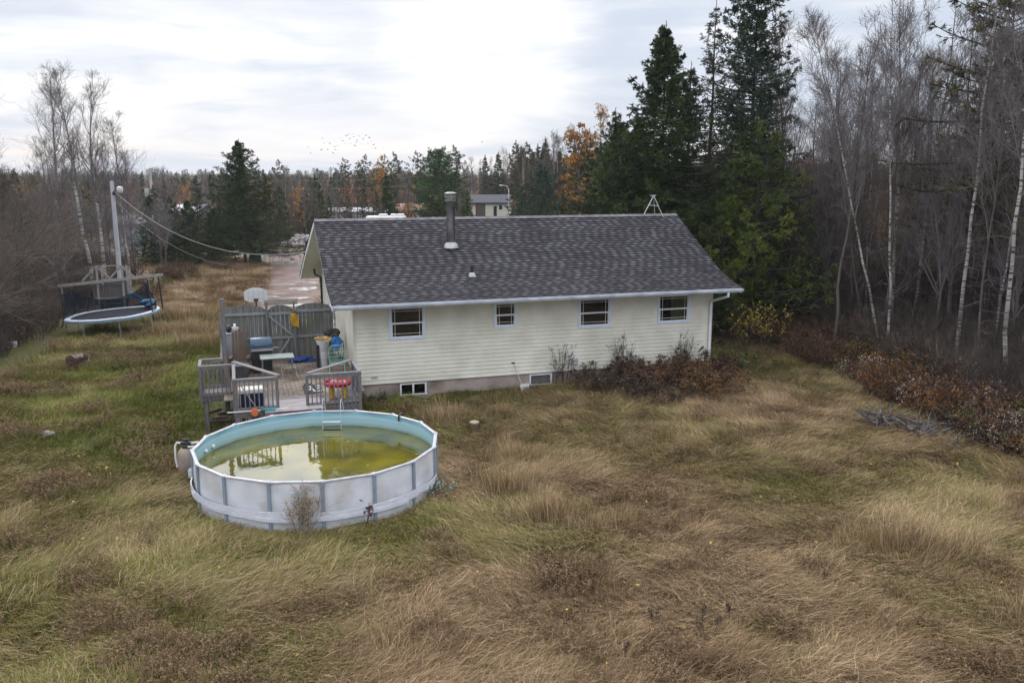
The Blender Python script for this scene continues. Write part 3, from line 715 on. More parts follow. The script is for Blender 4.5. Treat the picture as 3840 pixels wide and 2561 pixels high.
def window(x0, x1, z0, z1, curtain=None, lab=None):
    b = MB(); t = .085
    for (a, c, d, e) in ((x0, x1, z1-t, z1), (x0, x1, z0, z0+t), (x0, x0+t, z0+t+.001, z1-t-.001), (x1-t, x1, z0+t+.001, z1-t-.001)): b.box(a, c, -.062, .03, d, e)
    wi = b.build('window', frame_m, house, bevel=.006)
    if lab: wi['label'] = lab
    mx0, mx1, mz0, mz1 = x0+t, x1-t, z0+t, z1-t; zm = (mz0+mz1)/2-.01
    b = MB(); s = .035; sh = M('sash_white', (.72, .76, .82), (.66, .7, .76), rough=.4) if 'sash_white' not in bpy.data.materials else bpy.data.materials['sash_white']
    b.box(mx0, mx1, -.045, .0, zm-.03, zm+.03)
    for (a, c, d, e) in ((mx0, mx0+s, mz0, zm-.031), (mx1-s, mx1, mz0, zm-.031), (mx0+s+.001, mx1-s-.001, mz0, mz0+s)): b.box(a, c, -.04, -.005, d, e)
    for (a, c, d, e) in ((mx0, mx0+s*.7, zm+.031, mz1), (mx1-s*.7, mx1, zm+.031, mz1), (mx0+s, mx1-s, mz1-s*.7, mz1)): b.box(a, c, -.02, .005, d, e)
    b.build('sash', sh, wi)
    b = MB(); g = .018; q = .13
    for x in (mx0+q, mx1-q): b.box(x-g/2, x+g/2, -.022, -.012, mz0+s, zm-.03); b.box(x-g/2, x+g/2, -.0225, -.0125, zm+.03, mz1-.02)
    b.box(mx0+s, mx1-s, -.0225, -.0125, mz0+q-g/2, mz0+q+g/2); b.box(mx0+s, mx1-s, -.0228, -.0128, mz1-q-g/2+.03, mz1-q+g/2+.03)
    b.build('muntin', thin, wi)
    b = MB(); b.box(mx0+.01, mx1-.01, -.0115, -.0108, mz0+.01, mz1-.01); b.build('pane', glass, wi)
    if curtain:
        a, c, mt = curtain; b = MB(); nn = 24
        vs = []
        for i in range(nn+1):
            x = a+(c-a)*i/nn; y = .10+.03*math.sin(i*1.9)
            vs += [(x, y, z0-.2), (x, y, z1+.1), (x, y+.01, z1+.1), (x, y+.01, z0-.2)]
        b.add(vs, [(i*4+j, i*4+4+j, i*4+4+(j+1) % 4, i*4+(j+1) % 4) for i in range(nn) for j in range(4)]); b.build('curtain', mt, wi)
    return wi
cur_y = M('curtain_olive', (.60, .56, .26), (.48, .45, .18), scale=4, rough=.9, stretch=(6, 1, 1)); cur_d = M('curtain_dim', (.10, .085, .06), (.06, .055, .04), scale=4, rough=.9)
window(*W4[0], lab='wide rear window nearest the deck'); window(*W4[1], lab='narrow rear window'); window(*W4[2])
window(*W4[3], curtain=(12.72, 13.45, cur_y), lab='rear window with a yellowish green curtain on its right half')
for i, (x0, x1, z0, z1) in enumerate(BW):
    b = MB(); t = .045
    for (a, c, d, e) in ((x0, x1, z1-t, z1), (x0-.03, x1+.03, z0, z0+t), (x0, x0+t*1.3, z0+t, z1-t), (x1-t*1.3, x1, z0+t, z1-t)): b.box(a+.001, c-.001, .0, .10, d+.001, e-.001)
    if i == 0: b.box((x0+x1)/2-.03, (x0+x1)/2+.03, .01, .09, z0+t, z1-t)
    wi = b.build('basement_window', white, house); 
    MB().box(x0+.05, x1-.05, .05, .055, z0+.04, z1-.04).build('pane', glass if i == 0 else M('boarded_pane', (.10, .10, .12), (.07, .07, .085), rough=.5), wi)
b = MB(); b.box(3.0, 3.3, .24, 4.0, -.1, .5); 
# outlets, vents, meter
MB().box(.58, .78, -.06, -.032, .88, .97).build('outlet_cover', M('outlet_grey', (.35, .36, .38), (.3, .3, .32)), house, bevel=.006)
b = MB(); b.box(8.42, 8.66, -.07, -.03, .86, 1.14); b.box(8.45, 8.63, -.10, -.071, .89, 1.11); b.build('dryer_vent', M('vent_grey', (.46, .48, .52), (.4, .42, .45)), house, bevel=.01)
b = MB(); b.box(-.15, -.03, 5.8, 6.4, 2.2, 3.1); mt_ = b.build('meter_box', M('meter_grey', (.50, .52, .60), (.44, .46, .53)), house, bevel=.01)
MB().tube([(-.06, 5.75, 3.9), (-.06, 5.75, 0.2)], .022, 8).build('conduit', M('conduit_grey', (.35, .33, .33), (.3, .28, .28)), house)
MB().tube([(-.35, 11.3, 3.75), (-.35, 10.95, 3.55), (-.08, 10.9, 3.4), (-.07, 10.9, .1)], .05, 8).build('downspout', black, house, smooth=True)
for uu in (.1, 3.2, 6.3): MB().box(uu, uu+.12, 12.7, 12.82, 0, 3.3).build('porch_post', white, house)
MB().box(0, 7, 11.02, 13.0, .1, .4).build('porch_floor', M('porch_wood', (.30, .27, .24), (.22, .2, .18)), house)
MB().box(-.02, .06, 11.1, 12.65, 2.9, 3.3).build('porch_beam', siding2, house)
# --- aluminium tripod on the roof ridge (a thing of its own)
alu = M('aluminium', (.62, .65, .66), (.5, .53, .54), rough=.3, metal=.6)
tri = empty('antenna_tripod', HW(13.9, 4.4, 6.45), PH, 'bare aluminium antenna tripod standing on the house roof ridge', 'antenna mount')
for p in ((-.42, .0, -.02), (.42, -.22, -.12), (.30, .35, -.13)):
    MB().tube([(0.04, 0, .82), p], .017, 8).build('leg', alu, tri)
b = MB(); b.tube([(-.15, -.02, .82), (.16, .02, .82)], .018, 8); b.build('top_bar', alu, tri)
b = MB(); b.tube([(-.21, 0, .40), (.22, -.11, .37)], .012, 8); b.tube([(.22, -.11, .37), (.17, .17, .37)], .012, 8); b.build('cross_brace', alu, tri)
# ================================================================== POOL
PC = (-5.2, 22.87); PR = 3.2; POOLH = 1.22; WZ = .74
pw = M('pool_wall_panel', (.62, .65, .72), (.53, .555, .62), scale=2.2, rough=.45, c3=(.42, .41, .41), s3=1.3)
pu = M('pool_upright', (.23, .29, .37), (.18, .235, .31), scale=4, rough=.45)
pr_ = M('pool_rail', (.46, .48, .53), (.33, .34, .38), scale=5, rough=.4)
def liner_mat():
    m, nt, b = newmat('pool_liner'); b.inputs['Roughness'].default_value = .45
    tc = N(nt, 'ShaderNodeTexCoord'); s = N(nt, 'ShaderNodeSeparateXYZ'); L(nt, tc.outputs['Object'], s.inputs[0])
    no = N(nt, 'ShaderNodeTexNoise'); no.inputs['Scale'].default_value = 1.6; no.inputs['Detail'].default_value = 6; mp = N(nt, 'ShaderNodeMapping'); mp.inputs['Scale'].default_value = (1, 1, 5)
    L(nt, tc.outputs['Object'], mp.inputs[0]); L(nt, mp.outputs[0], no.inputs['Vector'])
    a = N(nt, 'ShaderNodeMath', operation='MULTIPLY_ADD'); L(nt, no.outputs['Fac'], a.inputs[0]); a.inputs[1].default_value = .12; L(nt, s.outputs['Z'], a.inputs[2])
    cr = N(nt, 'ShaderNodeValToRGB'); mr = N(nt, 'ShaderNodeMapRange'); L(nt, a.outputs[0], mr.inputs[0]); mr.inputs[1].default_value = .6; mr.inputs[2].default_value = 1.3
    L(nt, mr.outputs[0], cr.inputs[0]); e = cr.color_ramp.elements
    e[0].position = 0; e[0].color = rgba((.07, .12, .08)); e[1].position = 1; e[1].color = rgba((.26, .46, .56))
    for p, c in ((.27, (.11, .18, .14)), (.34, (.24, .38, .40)), (.5, (.33, .50, .56)), (.64, (.28, .50, .62)), (.68, (.40, .58, .65)), (.8, (.21, .43, .57))):
        q = e.new(p); q.color = rgba(c)
    L(nt, cr.outputs[0], b.inputs['Base Color']); return m
pool = empty('swimming_pool', (PC[0], PC[1], 0), 0, 'round above ground pool with white panelled wall, blue liner and low green water', 'pool')
def ring(r0, r1, z0, z1, k=96, a0=0, a1=2*math.pi, wob=0, seed=0):
    n = k+1 if a1-a0 < 6.28 else k; vs = []
    for i in range(n):
        a = a0+(a1-a0)*i/k; w_ = wob*(vnoise(a*9, 0, seed)-.5) if wob else 0; h_ = wob*(vnoise(a*3, 5, seed)-.5)*2 if wob else 0
        for r, z in ((r0, z0+h_), (r1+w_, z0+h_), (r1+w_, z1+h_), (r0, z1+h_)): vs.append((r*math.cos(a), r*math.sin(a), z))
    m = n if n == k else n-1
    fs = [(i*4+j, ((i+1) % n)*4+j, ((i+1) % n)*4+(j+1) % 4, i*4+(j+1) % 4) for i in range(m) for j in range(4)]
    if n != k: fs += [(0,1,2,3), tuple(range((n-1)*4, n*4))[::-1]]
    return vs, fs
A0 = R(-98.5)      # one upright faces the lens
NU = 16
def polyr(a):      # radius of the 16 sided rim
    d = ((a-A0) % (2*math.pi/NU))-math.pi/NU; return PR*math.cos(math.pi/NU)/math.cos(d)
b = MB(); K = 128; vs = []
for i in range(K):
    a = A0+2*math.pi*i/K; r = polyr(a)*.5+PR*.5-.02
    for rr, z in ((r-.01, -.25), (r, -.25), (r, 1.18), (r-.01, 1.18)): vs.append((rr*math.cos(a), rr*math.sin(a), z))
b.add(vs, [(i*4+j, ((i+1) % K)*4+j, ((i+1) % K)*4+(j+1) % 4, i*4+(j+1) % 4) for i in range(K) for j in range(4)]); b.build('wall', pw, pool, smooth=True)
b = MB(); vs = []
for i in range(K):
    a = A0+2*math.pi*i/K; r = PR-.06
    for rr, z in ((r, .02), (r, 1.19), (r-.012, 1.19), (r-.012, .02)): vs.append((rr*math.cos(a), rr*math.sin(a), z))
b.add(vs, [(i*4+j, ((i+1) % K)*4+j, ((i+1) % K)*4+(j+1) % 4, i*4+(j+1) % 4) for i in range(K) for j in range(4)]); b.build('liner', liner_mat(), pool, smooth=True)
MB().lathe([(PR-.07, -.02), (PR-.07, .03), (.01, .03)], (0, 0, 0), 64).build('pool_floor', M('pool_floor_liner', (.05, .08, .03), (.03, .05, .02)), pool)
b = MB(); vs = []
for i in range(NU):
    a = A0+2*math.pi*i/NU
    for rr, z in ((PR-.06, 1.19), (PR+.02, 1.175), (PR+.035, 1.19), (PR+.03, 1.22), (PR-.015, 1.228), (PR-.06, 1.215)): vs.append((rr*math.cos(a), rr*math.sin(a), z))
b.add(vs, [(i*6+j, ((i+1) % NU)*6+j, ((i+1) % NU)*6+(j+1) % 6, i*6+(j+1) % 6) for i in range(NU) for j in range(6)]); b.build('top_rail', pr_, pool, bevel=.004)
for i in range(NU):
    a = A0+2*math.pi*i/NU; m = Matrix.Rotation(a, 3, 'Z'); b = MB()
    pts = [(.0, -.042), (.03, -.035), (.03, .035), (.0, .042)]
    vs = [m @ Vector((PR+.0+x, y, z)) for z in (-.2, 1.175) for x, y in pts]; b.add(vs, [(0,3,2,1), (4,5,6,7)]+[(j, (j+1) % 4, (j+1) % 4+4, j+4) for j in range(4)])
    b.build('upright', pu, pool)
    vs = []; b = MB(); pts = [(-.07, -.05), (.045, -.055), (.045, .055), (-.07, .05)]
    vs = [m @ Vector((PR+x, y, z)) for z in (1.182, 1.234) for x, y in pts]; b.add(vs, [(0,3,2,1), (4,5,6,7)]+[(j, (j+1) % 4, (j+1) % 4+4, j+4) for j in range(4)]); b.build('rail_cap', pr_, pool, bevel=.008)
# the loose wrap band round the lower wall, in three layers
band = M('plastic_wrap_band', (.60, .63, .71), (.50, .53, .61), scale=6, rough=.35, stretch=(1, 1, 4))
for q, (z0, z1, rr) in enumerate(((.30, .46, .045), (.36, .50, .052), (.27, .36, .058))):
    b = MB(); vs, fs = ring(PR+rr-.012, PR+rr, z0, z1, 90, R(-172+q*9), R(-8-q*14), wob=.035, seed=q); b.add(vs, fs); b.build('wrap_band', band, pool)
b = MB()
for k in range(4):
    pts = []; zc = .93-k*.075
    a_ = R(-86.5)
    for i in range(13):
        s = (i/12-.5)*.34; a = a_+s/PR; z = zc+.018*math.sin(i/12*4*math.pi)*(1 if k % 2 else -1); pts.append((a, z))
    for (a1, z1), (a2, z2) in zip(pts[:-1], pts[1:]):
        r = PR-.012; b.add([(r*math.cos(a1), r*math.sin(a1), z1-.014), (r*math.cos(a2), r*math.sin(a2), z2-.014), (r*math.cos(a2), r*math.sin(a2), z2+.014), (r*math.cos(a1), r*math.sin(a1), z1+.014)], [(0,1,2,3)])
b.build('wave_emblem', M('emblem_blue', (.36, .52, .62), (.42, .56, .64)), pool)
for a in (R(168), R(176)):
    b = MB(); c = ((PR-.1)*math.cos(a), (PR-.1)*math.sin(a), .88); b.blob(c, (.05, .07, .06), 1, .05)
    b.build('return_fitting', M('fitting_white', (.6, .68, .7), (.5, .6, .62)), pool, smooth=True)
b = MB(); a = R(53); b.tube([((PR+.08)*math.cos(a), (PR+.08)*math.sin(a), 1.0), ((PR+.08)*math.cos(a), (PR+.08)*math.sin(a), 1.22), ((PR+.0)*math.cos(a), (PR)*math.sin(a), 1.29), ((PR-.11)*math.cos(a), (PR-.11)*math.sin(a), 1.24), ((PR-.12)*math.cos(a), (PR-.12)*math.sin(a), 1.08)], .028, 8)
b.build('hose_clip', black, pool, smooth=True)
# --- pool ladder
lad = empty('pool_ladder', (-5.38, 25.78, 0), R(2), 'white metal pool ladder hooked over the back rim of the pool', 'ladder')
lw = M('ladder_white', (.40, .50, .55), (.32, .42, .47), rough=.35)
for sx in (-.27, .27):
    pts = [(sx, -.22, -.0), (sx, -.20, 1.2), (sx, -.17, 1.5), (sx, -.08, 1.62), (sx, .05, 1.62), (sx, .20, 1.5), (sx, .34, 1.2), (sx, .38, .1)]
    MB().tube(pts, .013, 8).build('side_rail', lw, lad, smooth=True)
for z in (.98, .72, .46, .2): MB().box(-.27, .27, -.27, -.16, z-.02, z+.02).build('step', lw, lad, bevel=.008)
# --- water
wm, nt_, b_ = newmat('pool_water'); nt = nt_; b_.inputs['Base Color'].default_value = (.085, .085, .010, 1); b_.inputs['Roughness'].default_value = .015; b_.inputs['IOR'].default_value = 2.1
tc = N(nt, 'ShaderNodeTexCoord'); no = N(nt, 'ShaderNodeTexNoise'); no.inputs['Scale'].default_value = .8; no.inputs['Detail'].default_value = 5; L(nt, tc.outputs['Object'], no.inputs['Vector'])
cr = N(nt, 'ShaderNodeValToRGB'); e = cr.color_ramp.elements; e[0].position = .35; e[0].color = rgba((.045, .046, .006)); e[1].position = .7; e[1].color = rgba((.17, .15, .010)); L(nt, no.outputs['Fac'], cr.inputs[0]); L(nt, cr.outputs[0], b_.inputs['Base Color'])
n2 = N(nt, 'ShaderNodeTexNoise'); n2.inputs['Scale'].default_value = 5; n2.inputs['Detail'].default_value = 2; L(nt, tc.outputs['Object'], n2.inputs['Vector'])
bp = N(nt, 'ShaderNodeBump'); bp.inputs['Strength'].default_value = .12; bp.inputs['Distance'].default_value = .02; L(nt, n2.outputs['Fac'], bp.inputs['Height']); L(nt, bp.outputs[0], b_.inputs['Normal'])
MB_ = MB(); MB_.add([((PR-.075)*math.cos(2*math.pi*i/96), (PR-.075)*math.sin(2*math.pi*i/96), 0) for i in range(96)], [tuple(range(96))])
tag(MB_.build('pool_water', wm, None, loc=(PC[0], PC[1], WZ)), 'green stagnant water in the pool', kind='structure')
# --- sand filter and pump
tan = M('filter_tank', (.27, .23, .20), (.19, .165, .15), scale=3, rough=.5, c3=(.2, .16, .13), s3=2)
flt = empty('sand_filter', (-8.95, 23.45, float(gz(-8.95, 23.45))), 0, 'tan pool sand filter tank with black valve head beside the pool', 'pool filter')
MB().lathe([(.2, 0), (.24, .12), (.29, .25), (.31, .4), (.31, .62), (.28, .76), (.2, .86), (.11, .91)], (0, 0, 0), 28).build('tank', tan, flt, smooth=True); flt.scale = (.84, .84, .9)
b = MB(); b.lathe([(.14, .88), (.15, .95), (.12, 1.0), (.12, 1.08), (.07, 1.1), (.07, 1.14)], (0, 0, 0), 18); b.cbox((0, 0, 1.15), .26, .05, .04); b.cbox((.0, 0, 1.03), .34, .1, .09); b.build('valve_head', black, flt, bevel=.004)
b = MB(); b.tube([(-.16, 0, 1.03), (-.3, 0, 1.05), (-.36, -.02, .95), (-.36, -.05, .6), (-.3, -.1, .3)], .035, 8); b.build('hose', M('white_hose', (.6, .6, .6), (.5, .5, .5), scale=30, stretch=(1, 1, 6)), flt, smooth=True)
b = MB(); b.tube([(.17, 0, 1.03), (.35, .0, 1.06), (.5, .02, 1.02), (.66, .05, .95)], .035, 8); b.tube([(.1, -.12, .95), (.3, -.15, .96), (.45, -.1, .9), (.6, -.05, .85)], .03, 8); b.build('return_hose', bpy.data.materials['white_hose'], flt, smooth=True)
pmp = empty('pool_pump', (-8.66, 23.05, float(gz(-8.66, 23.05))), 0, 'small grey pool pump with clear strainer lid between the filter tank and the pool', 'pump')
b = MB(); b.lathe([(.13, .1), (.14, .3), (.12, .34)], (0, 0, 0), 16); b.build('strainer', M('strainer_clear', (.42, .48, .47), (.34, .4, .4), rough=.2), pmp, smooth=True)
b = MB(); b.lathe([(.1, .12), (.1, .42)], (0, -.02, .16), 14, axis='y'); b.box(-.14, .14, -.1, .5, 0, .05); b.build('motor', black, pmp)
b = MB(); b.tube([(.05, -.1, .1), (.12, -.25, .06), (.25, -.3, .12), (.36, -.18, .25)], .035, 8); b.build('hose', bpy.data.materials['white_hose'], pmp, smooth=True)

# ================================================================== DECK
wood = M('weathered_grey_wood', (.165, .165, .19), (.09, .088, .10), scale=5, rough=.85, stretch=(5, 5, .8), bump=.3, bscale=30, c3=(.16, .13, .10), s3=2)
woodh = M('weathered_rail_wood', (.25, .24, .255), (.15, .145, .155), scale=5, rough=.85, stretch=(1, 6, 6), bump=.3, bscale=30)
deckm = M('deck_boards', (.165, .135, .115), (.08, .068, .06), scale=3.5, rough=.85, stretch=(4, .7, 4), bump=.4, bscale=24, c3=(.29, .24, .19), s3=1.0)
deckm2 = M('deck_boards_wet', (.14, .12, .135), (.075, .062, .075), scale=3.5, rough=.5, stretch=(.7, 4, 4), bump=.4, bscale=24, c3=(.27, .25, .27), s3=.8)
DZ = 1.0
DV, DU = -.68, .15
deck = empty('deck', HW(0, DV, DU), PH, 'weathered grey wooden deck with picket railing between the house and the pool', 'deck')
rg = RS(2)
b = MB(); x = -4.55
while x < -.1:
    w_ = .137; y0 = -2.15
    if -1.95 < x < -1.7:   # a hole where boards are broken
        b.box(x, x+w_, y0, -.95, DZ-.03, DZ+rg.uniform(-.004, .004)); b.box(x, x+w_, -.55, 3.95, DZ-.03, DZ+rg.uniform(-.004, .004))
    else: b.box(x, x+w_, y0+rg.uniform(-.01, .01), 3.95, DZ-.03, DZ+rg.uniform(-.004, .004))
    x += .145
b.build('deck_floor', deckm, deck)
b = MB(); y = -4.06
while y < -2.25:
    b.box(-4.2 if y > -3.62 else -3.35, -.42 if y > -3.62 else -1.55, y, y+.137, DZ-.03-.001, DZ-.004+rg.uniform(-.004, .004)); y += .145
b.box(-5.2, -4.25, -1.28, -.25, DZ-.03, DZ-.002)
b.build('front_floor', deckm2, deck)
MB().box(-3.05, -1.62, -4.1, -2.7, DZ+.006, DZ+.02).build('plywood_sheet', M('pale_plywood', (.33, .31, .33), (.22, .20, .22), scale=2.5, rough=.7, stretch=(1, 5, 1), c3=(.22, .2, .21), s3=1.5), deck)
b = MB()
for a, c in (((-4.2, -3.6), (-.42, -3.6)), ((-4.2, -3.6), (-4.2, 3.9)), ((-.42, -3.6), (-.42, -.2)), ((-5.2, -1.28), (-4.2, -1.28)), ((-5.2, -.25), (-5.2, -1.28)), ((-3.35, -4.1), (-1.5, -4.1))):
    b.beam((a[0], a[1], DZ-.13), (c[0], c[1], DZ-.13), .04, .18)
for xx in np.arange(-4, -.3, .6): b.beam((xx, -3.5, DZ-.13), (xx, 3.9, DZ-.13), .04, .17)
b.build('joists', wood, deck)
for (x, y) in ((-5.12, -1.2), (-4.2, -1.25), (-4.16, -3.55), (-.47, -3.55), (-2.4, -3.5), (-4.5, 1), (-4.5, 3.8), (-.5, 3.8), (-.5, 0), (-5.12, -.3), (-3.3, -4.0), (-1.6, -4.0)):
    MB().box(x-.06, x+.06, y-.06, y+.06, -.6, DZ-.22).build('support_post', wood, deck)
def railing(p, q, z=2.0, bal=True, pitch=.128, skirt=False, name='railing', low=DZ-.22, postend=True):
    p = Vector((*p, 0)); q = Vector((*q, 0)); d = (q-p); n = d.length; d.normalize()
    b = MB(); b.beam(p+Vector((0, 0, z-.02)), q+Vector((0, 0, z-.02)), .10, .04); b.beam(p+Vector((0, 0, z-.09)), q+Vector((0, 0, z-.09)), .035, .09); r = b.build(name, woodh, deck); MB().beam(p+Vector((0, 0, z-.95)), q+Vector((0, 0, z-.95)), .035, .07).build('bottom_rail', woodh, r)
    if bal:
        k = int(n/pitch)
        for i in range(k+1):
            c = p+d*(i*n/k+rg.uniform(-.01, .01)); sd = Vector((-d.y, d.x, 0))*-.035
            if not (0 < i < k) and not postend: continue
            MB().beam(c+sd+Vector((0, 0, low+rg.uniform(-.02, .02))), c+sd+Vector((0, 0, z-.045)), .036, .036).build('baluster', wood, r)
    return r
railing((-4.17, -3.6), (-2.95, -3.6), low=.62); railing((-2.05, -3.6), (-.42, -3.6), low=.62)
railing((-.42, -3.6), (-.42, -1.95), low=.8); railing((-4.2, -1.1), (-4.2, -3.6), low=.8)
railing((-5.25, -1.3), (-4.2, -1.3)); railing((-5.25, -.2), (-5.25, -1.3)); railing((-4.45, -.2), (-5.25, -.2))
for (x, y) in ((-4.17, -3.6), (-.42, -3.6), (-2.95, -3.6), (-2.05, -3.6), (-5.25, -1.3), (-4.2, -1.15), (-5.25, -.2), (-.42, -1.95)):
    MB().box(x-.045, x+.045, y-.045, y+.045, DZ-.25, 1.975).build('rail_post', wood, deck)
b = MB(); b.beam((-4.2, -1.05, 2.02), (-2.9, -3.58, 2.03), .14, .035); b.build('corner_plank', woodh, deck)
b = MB(); b.beam((-.46, -1.9, 2.02), (-2.02, -3.58, 2.03), .14, .035); b.build('corner_plank', woodh, deck)
b = MB(); b.beam((-4.1, -3.63, 1.95), (-3.4, -3.63, .75), .05, .03); b.build('brace', woodh, deck)
b = MB(); k = 0                                  # skirt boards under the front and side
for i in range(11): xx = -4.2+i*.34; b.box(xx, xx+.12, -3.68, -3.655, .12, DZ-.2)
b.build('skirt', wood, deck)
MB().box(-4.52, -4.38, -.28, -.14, 0, 4.0).build('tall_post', wood, deck, bevel=.008)
# side privacy wall
b = MB(); 
for i in range(27): yy_ = -.08+i*.148; b.box(-4.62, -4.6, yy_, yy_+.138, DZ-.15, 2.0+rg.uniform(-.01, .01))
b.build('side_boards', wood, deck)
b = MB(); b.box(-4.6, -4.56, -.1, 3.9, 1.85, 1.94); b.box(-4.6, -4.56, -.1, 3.9, 1.1, 1.19); b.build('side_rail', woodh, deck)
for yy_ in (1.2, 2.5): MB().box(-4.56, -4.46, yy_, yy_+.1, DZ, 2.85).build('side_post', wood, deck)
# privacy fence with scalloped panels and gate
fence = empty('privacy_fence', HW(0, DV, DU), PH, 'weathered grey board privacy fence with scalloped top at the back of the deck', 'fence')
fw = M('fence_boards', (.18, .19, .195), (.08, .085, .085), scale=3, rough=.85, stretch=(7, 1, .5), bump=.3, bscale=26, c3=(.12, .125, .085), s3=1.3)
fh = M('fence_rail_wood', (.26, .28, .29), (.18, .19, .20), scale=4, rough=.85, stretch=(1, 7, 7))
def panel(u0, u1, zc, rise, nm, parent):
    b = MB(); n = int((u1-u0)/.142); w_ = (u1-u0)/n
    for i in range(n):
        a = u0+i*w_; c = a+w_-.006; z = lambda q: zc+rise*math.sqrt(max(0, 1-((q-(u0+u1)/2)/((u1-u0)/2))**2))
        dz = rg.uniform(-.008, .008); yy_ = 3.86+rg.uniform(-.004, .004)
        b.add([(a, yy_, .85), (c, yy_, .85), (c, yy_+.02, .85), (a, yy_+.02, .85), (a, yy_, z(a)+dz), (c, yy_, z(c)+dz), (c, yy_+.02, z(c)+dz), (a, yy_+.02, z(a)+dz)], [(0,3,2,1),(4,5,6,7),(0,1,5,4),(1,2,6,5),(2,3,7,6),(3,0,4,7)])
    return b.build(nm, fw, parent)
panel(-4.58, -2.92, 2.93, .24, 'fence_panel', fence); panel(-1.85, -.42, 2.93, .22, 'fence_panel', fence)
b = MB(); b.box(-4.6, -2.95, 3.80, 3.855, 2.78, 2.87); b.box(-4.6, -2.95, 3.80, 3.855, 1.84, 1.92); b.build('fence_rail', fh, fence)
b = MB(); b.box(-1.86, -.42, 3.80, 3.855, 2.83, 2.92); b.box(-1.86, -.42, 3.80, 3.855, 1.84, 1.92); b.build('fence_rail', fh, fence)
gate = panel(-2.88, -1.90, 2.90, .22, 'gate', fence); b = MB(); b.box(-2.88, -1.9, 3.81, 3.855, 2.76, 2.85); b.box(-2.88, -1.9, 3.81, 3.855, 1.82, 1.9); b.build('gate_rail', fh, gate)
b = MB(); b.beam((-2.84, 3.79, 2.74), (-1.95, 3.79, 1.92), .03, .07); b.beam((-2.1, 3.79, 1.8), (-2.62, 3.79, 1.05), .03, .07); b.build('gate_brace', fh, gate)
for xx in (-4.6, -2.9, -1.88, -.46): MB().box(xx-.045, xx+.045, 3.70, 3.795, DZ+.002, 2.95 if xx > -2 or xx < -4 else 3.3).build('fence_post', fw, fence)
MB().box(-2.97, -1.72, 3.93, 3.97, 3.12, 3.34).build('cross_board', M('pale_grey_board', (.33, .30, .27), (.22, .2, .18), scale=4, rough=.85, stretch=(1, 6, 6), bump=.2), fence)
MB().box(-1.9, -1.84, 3.88, 3.93, 2.8, 3.2).build('board_post', fw, fence); MB().box(-2.93, -2.87, 3.88, 3.93, 2.8, 3.2).build('board_post', fw, fence)
# yellow hose coil hanging on the fence
hc = empty('coiled_hose', HW(-1.88, 3.68+DV, 2.55+DU), PH, 'yellow hose coil hanging on the fence post by the gate', 'hose')
ym = M('hose_yellow', (.62, .36, .03), (.5, .27, .02), rough=.5)
b = MB()
for k in range(7):
    ph = k*.35; pts = [(.14*math.cos(a+ph)*(1+.06*math.sin(k)), -.03-.012*k, .24*math.sin(a)*(1+.05*math.cos(k*2))+.02*math.sin(k*3)) for a in np.linspace(0, 2*math.pi, 20)]
    b.tube(pts, .013, 5, cap=False)
b.build('coil', ym, hc, smooth=True); MB().tube([(0, .06, .3), (0, -.08, .28), (0, -.1, .33)], .012, 6).build('hook', black, hc)

def DK(u, v, z=DZ+.006): return HW(u, v+DV, z+DU)
# --- gas grill
gr = empty('gas_grill', DK(-3.22, 1.75), PH+R(4), 'gas grill with blue domed lid and black cart on the deck', 'grill')
bl = M('grill_blue', (.022, .075, .13), (.016, .055, .10), rough=.3, spec=.5)
b = MB(); prof_ = [(-.26, 0), (-.27, .1), (-.22, .22), (-.1, .31), (.06, .33), (.2, .26), (.27, .14), (.27, 0)]
n = len(prof_); vs = [(x, y, z+.95) for x in (-.38, -.34, .34, .38) for y, z in [(yy_*(.93 if abs(x) > .36 else 1), zz*(.92 if abs(x) > .36 else 1)) for yy_, zz in prof_]]
b.add(vs, [(i*n+j, i*n+(j+1) % n, (i+1)*n+(j+1) % n, (i+1)*n+j) for i in range(3) for j in range(n)]+[tuple(range(n))[::-1], tuple(range(3*n, 4*n))]); lid = b.build('lid', bl, gr, smooth=True)
MB().tube([(-.25, -.27, 1.04), (-.25, -.33, 1.05), (.25, -.33, 1.05), (.25, -.27, 1.04)], .014, 8).build('handle', steel, lid)
b = MB(); b.box(-.37, .37, -.29, .27, .80, .945); b.build('firebox', M('grill_grey', (.10, .105, .11), (.07, .07, .075), rough=.5), gr, bevel=.01)
b = MB(); b.box(-.38, .38, -.33, -.292, .83, .90); b.build('control_panel', M('grill_panel', (.28, .29, .30), (.22, .22, .23), rough=.4), gr, bevel=.005)
b = MB(); b.box(-.34, .34, -.25, .25, .08, .79); b.build('cart', black, gr, bevel=.01)
b = MB(); b.box(.39, .62, -.22, .22, .84, .87); b.build('side_shelf', black, gr, bevel=.005)
for x in (-.3, .3): MB().lathe([(.085, -.02), (.085, .02)], (x, .24, .085), 14, axis='y').build('wheel', black, gr)
# --- utensils and bottles etc hanging beside the grill
b = MB(); b.tube([(0, 0, .0), (0.01, -.02, .62)], .012, 6); b.tube([(.12, .0, 0), (.14, -.03, .5)], .012, 6)
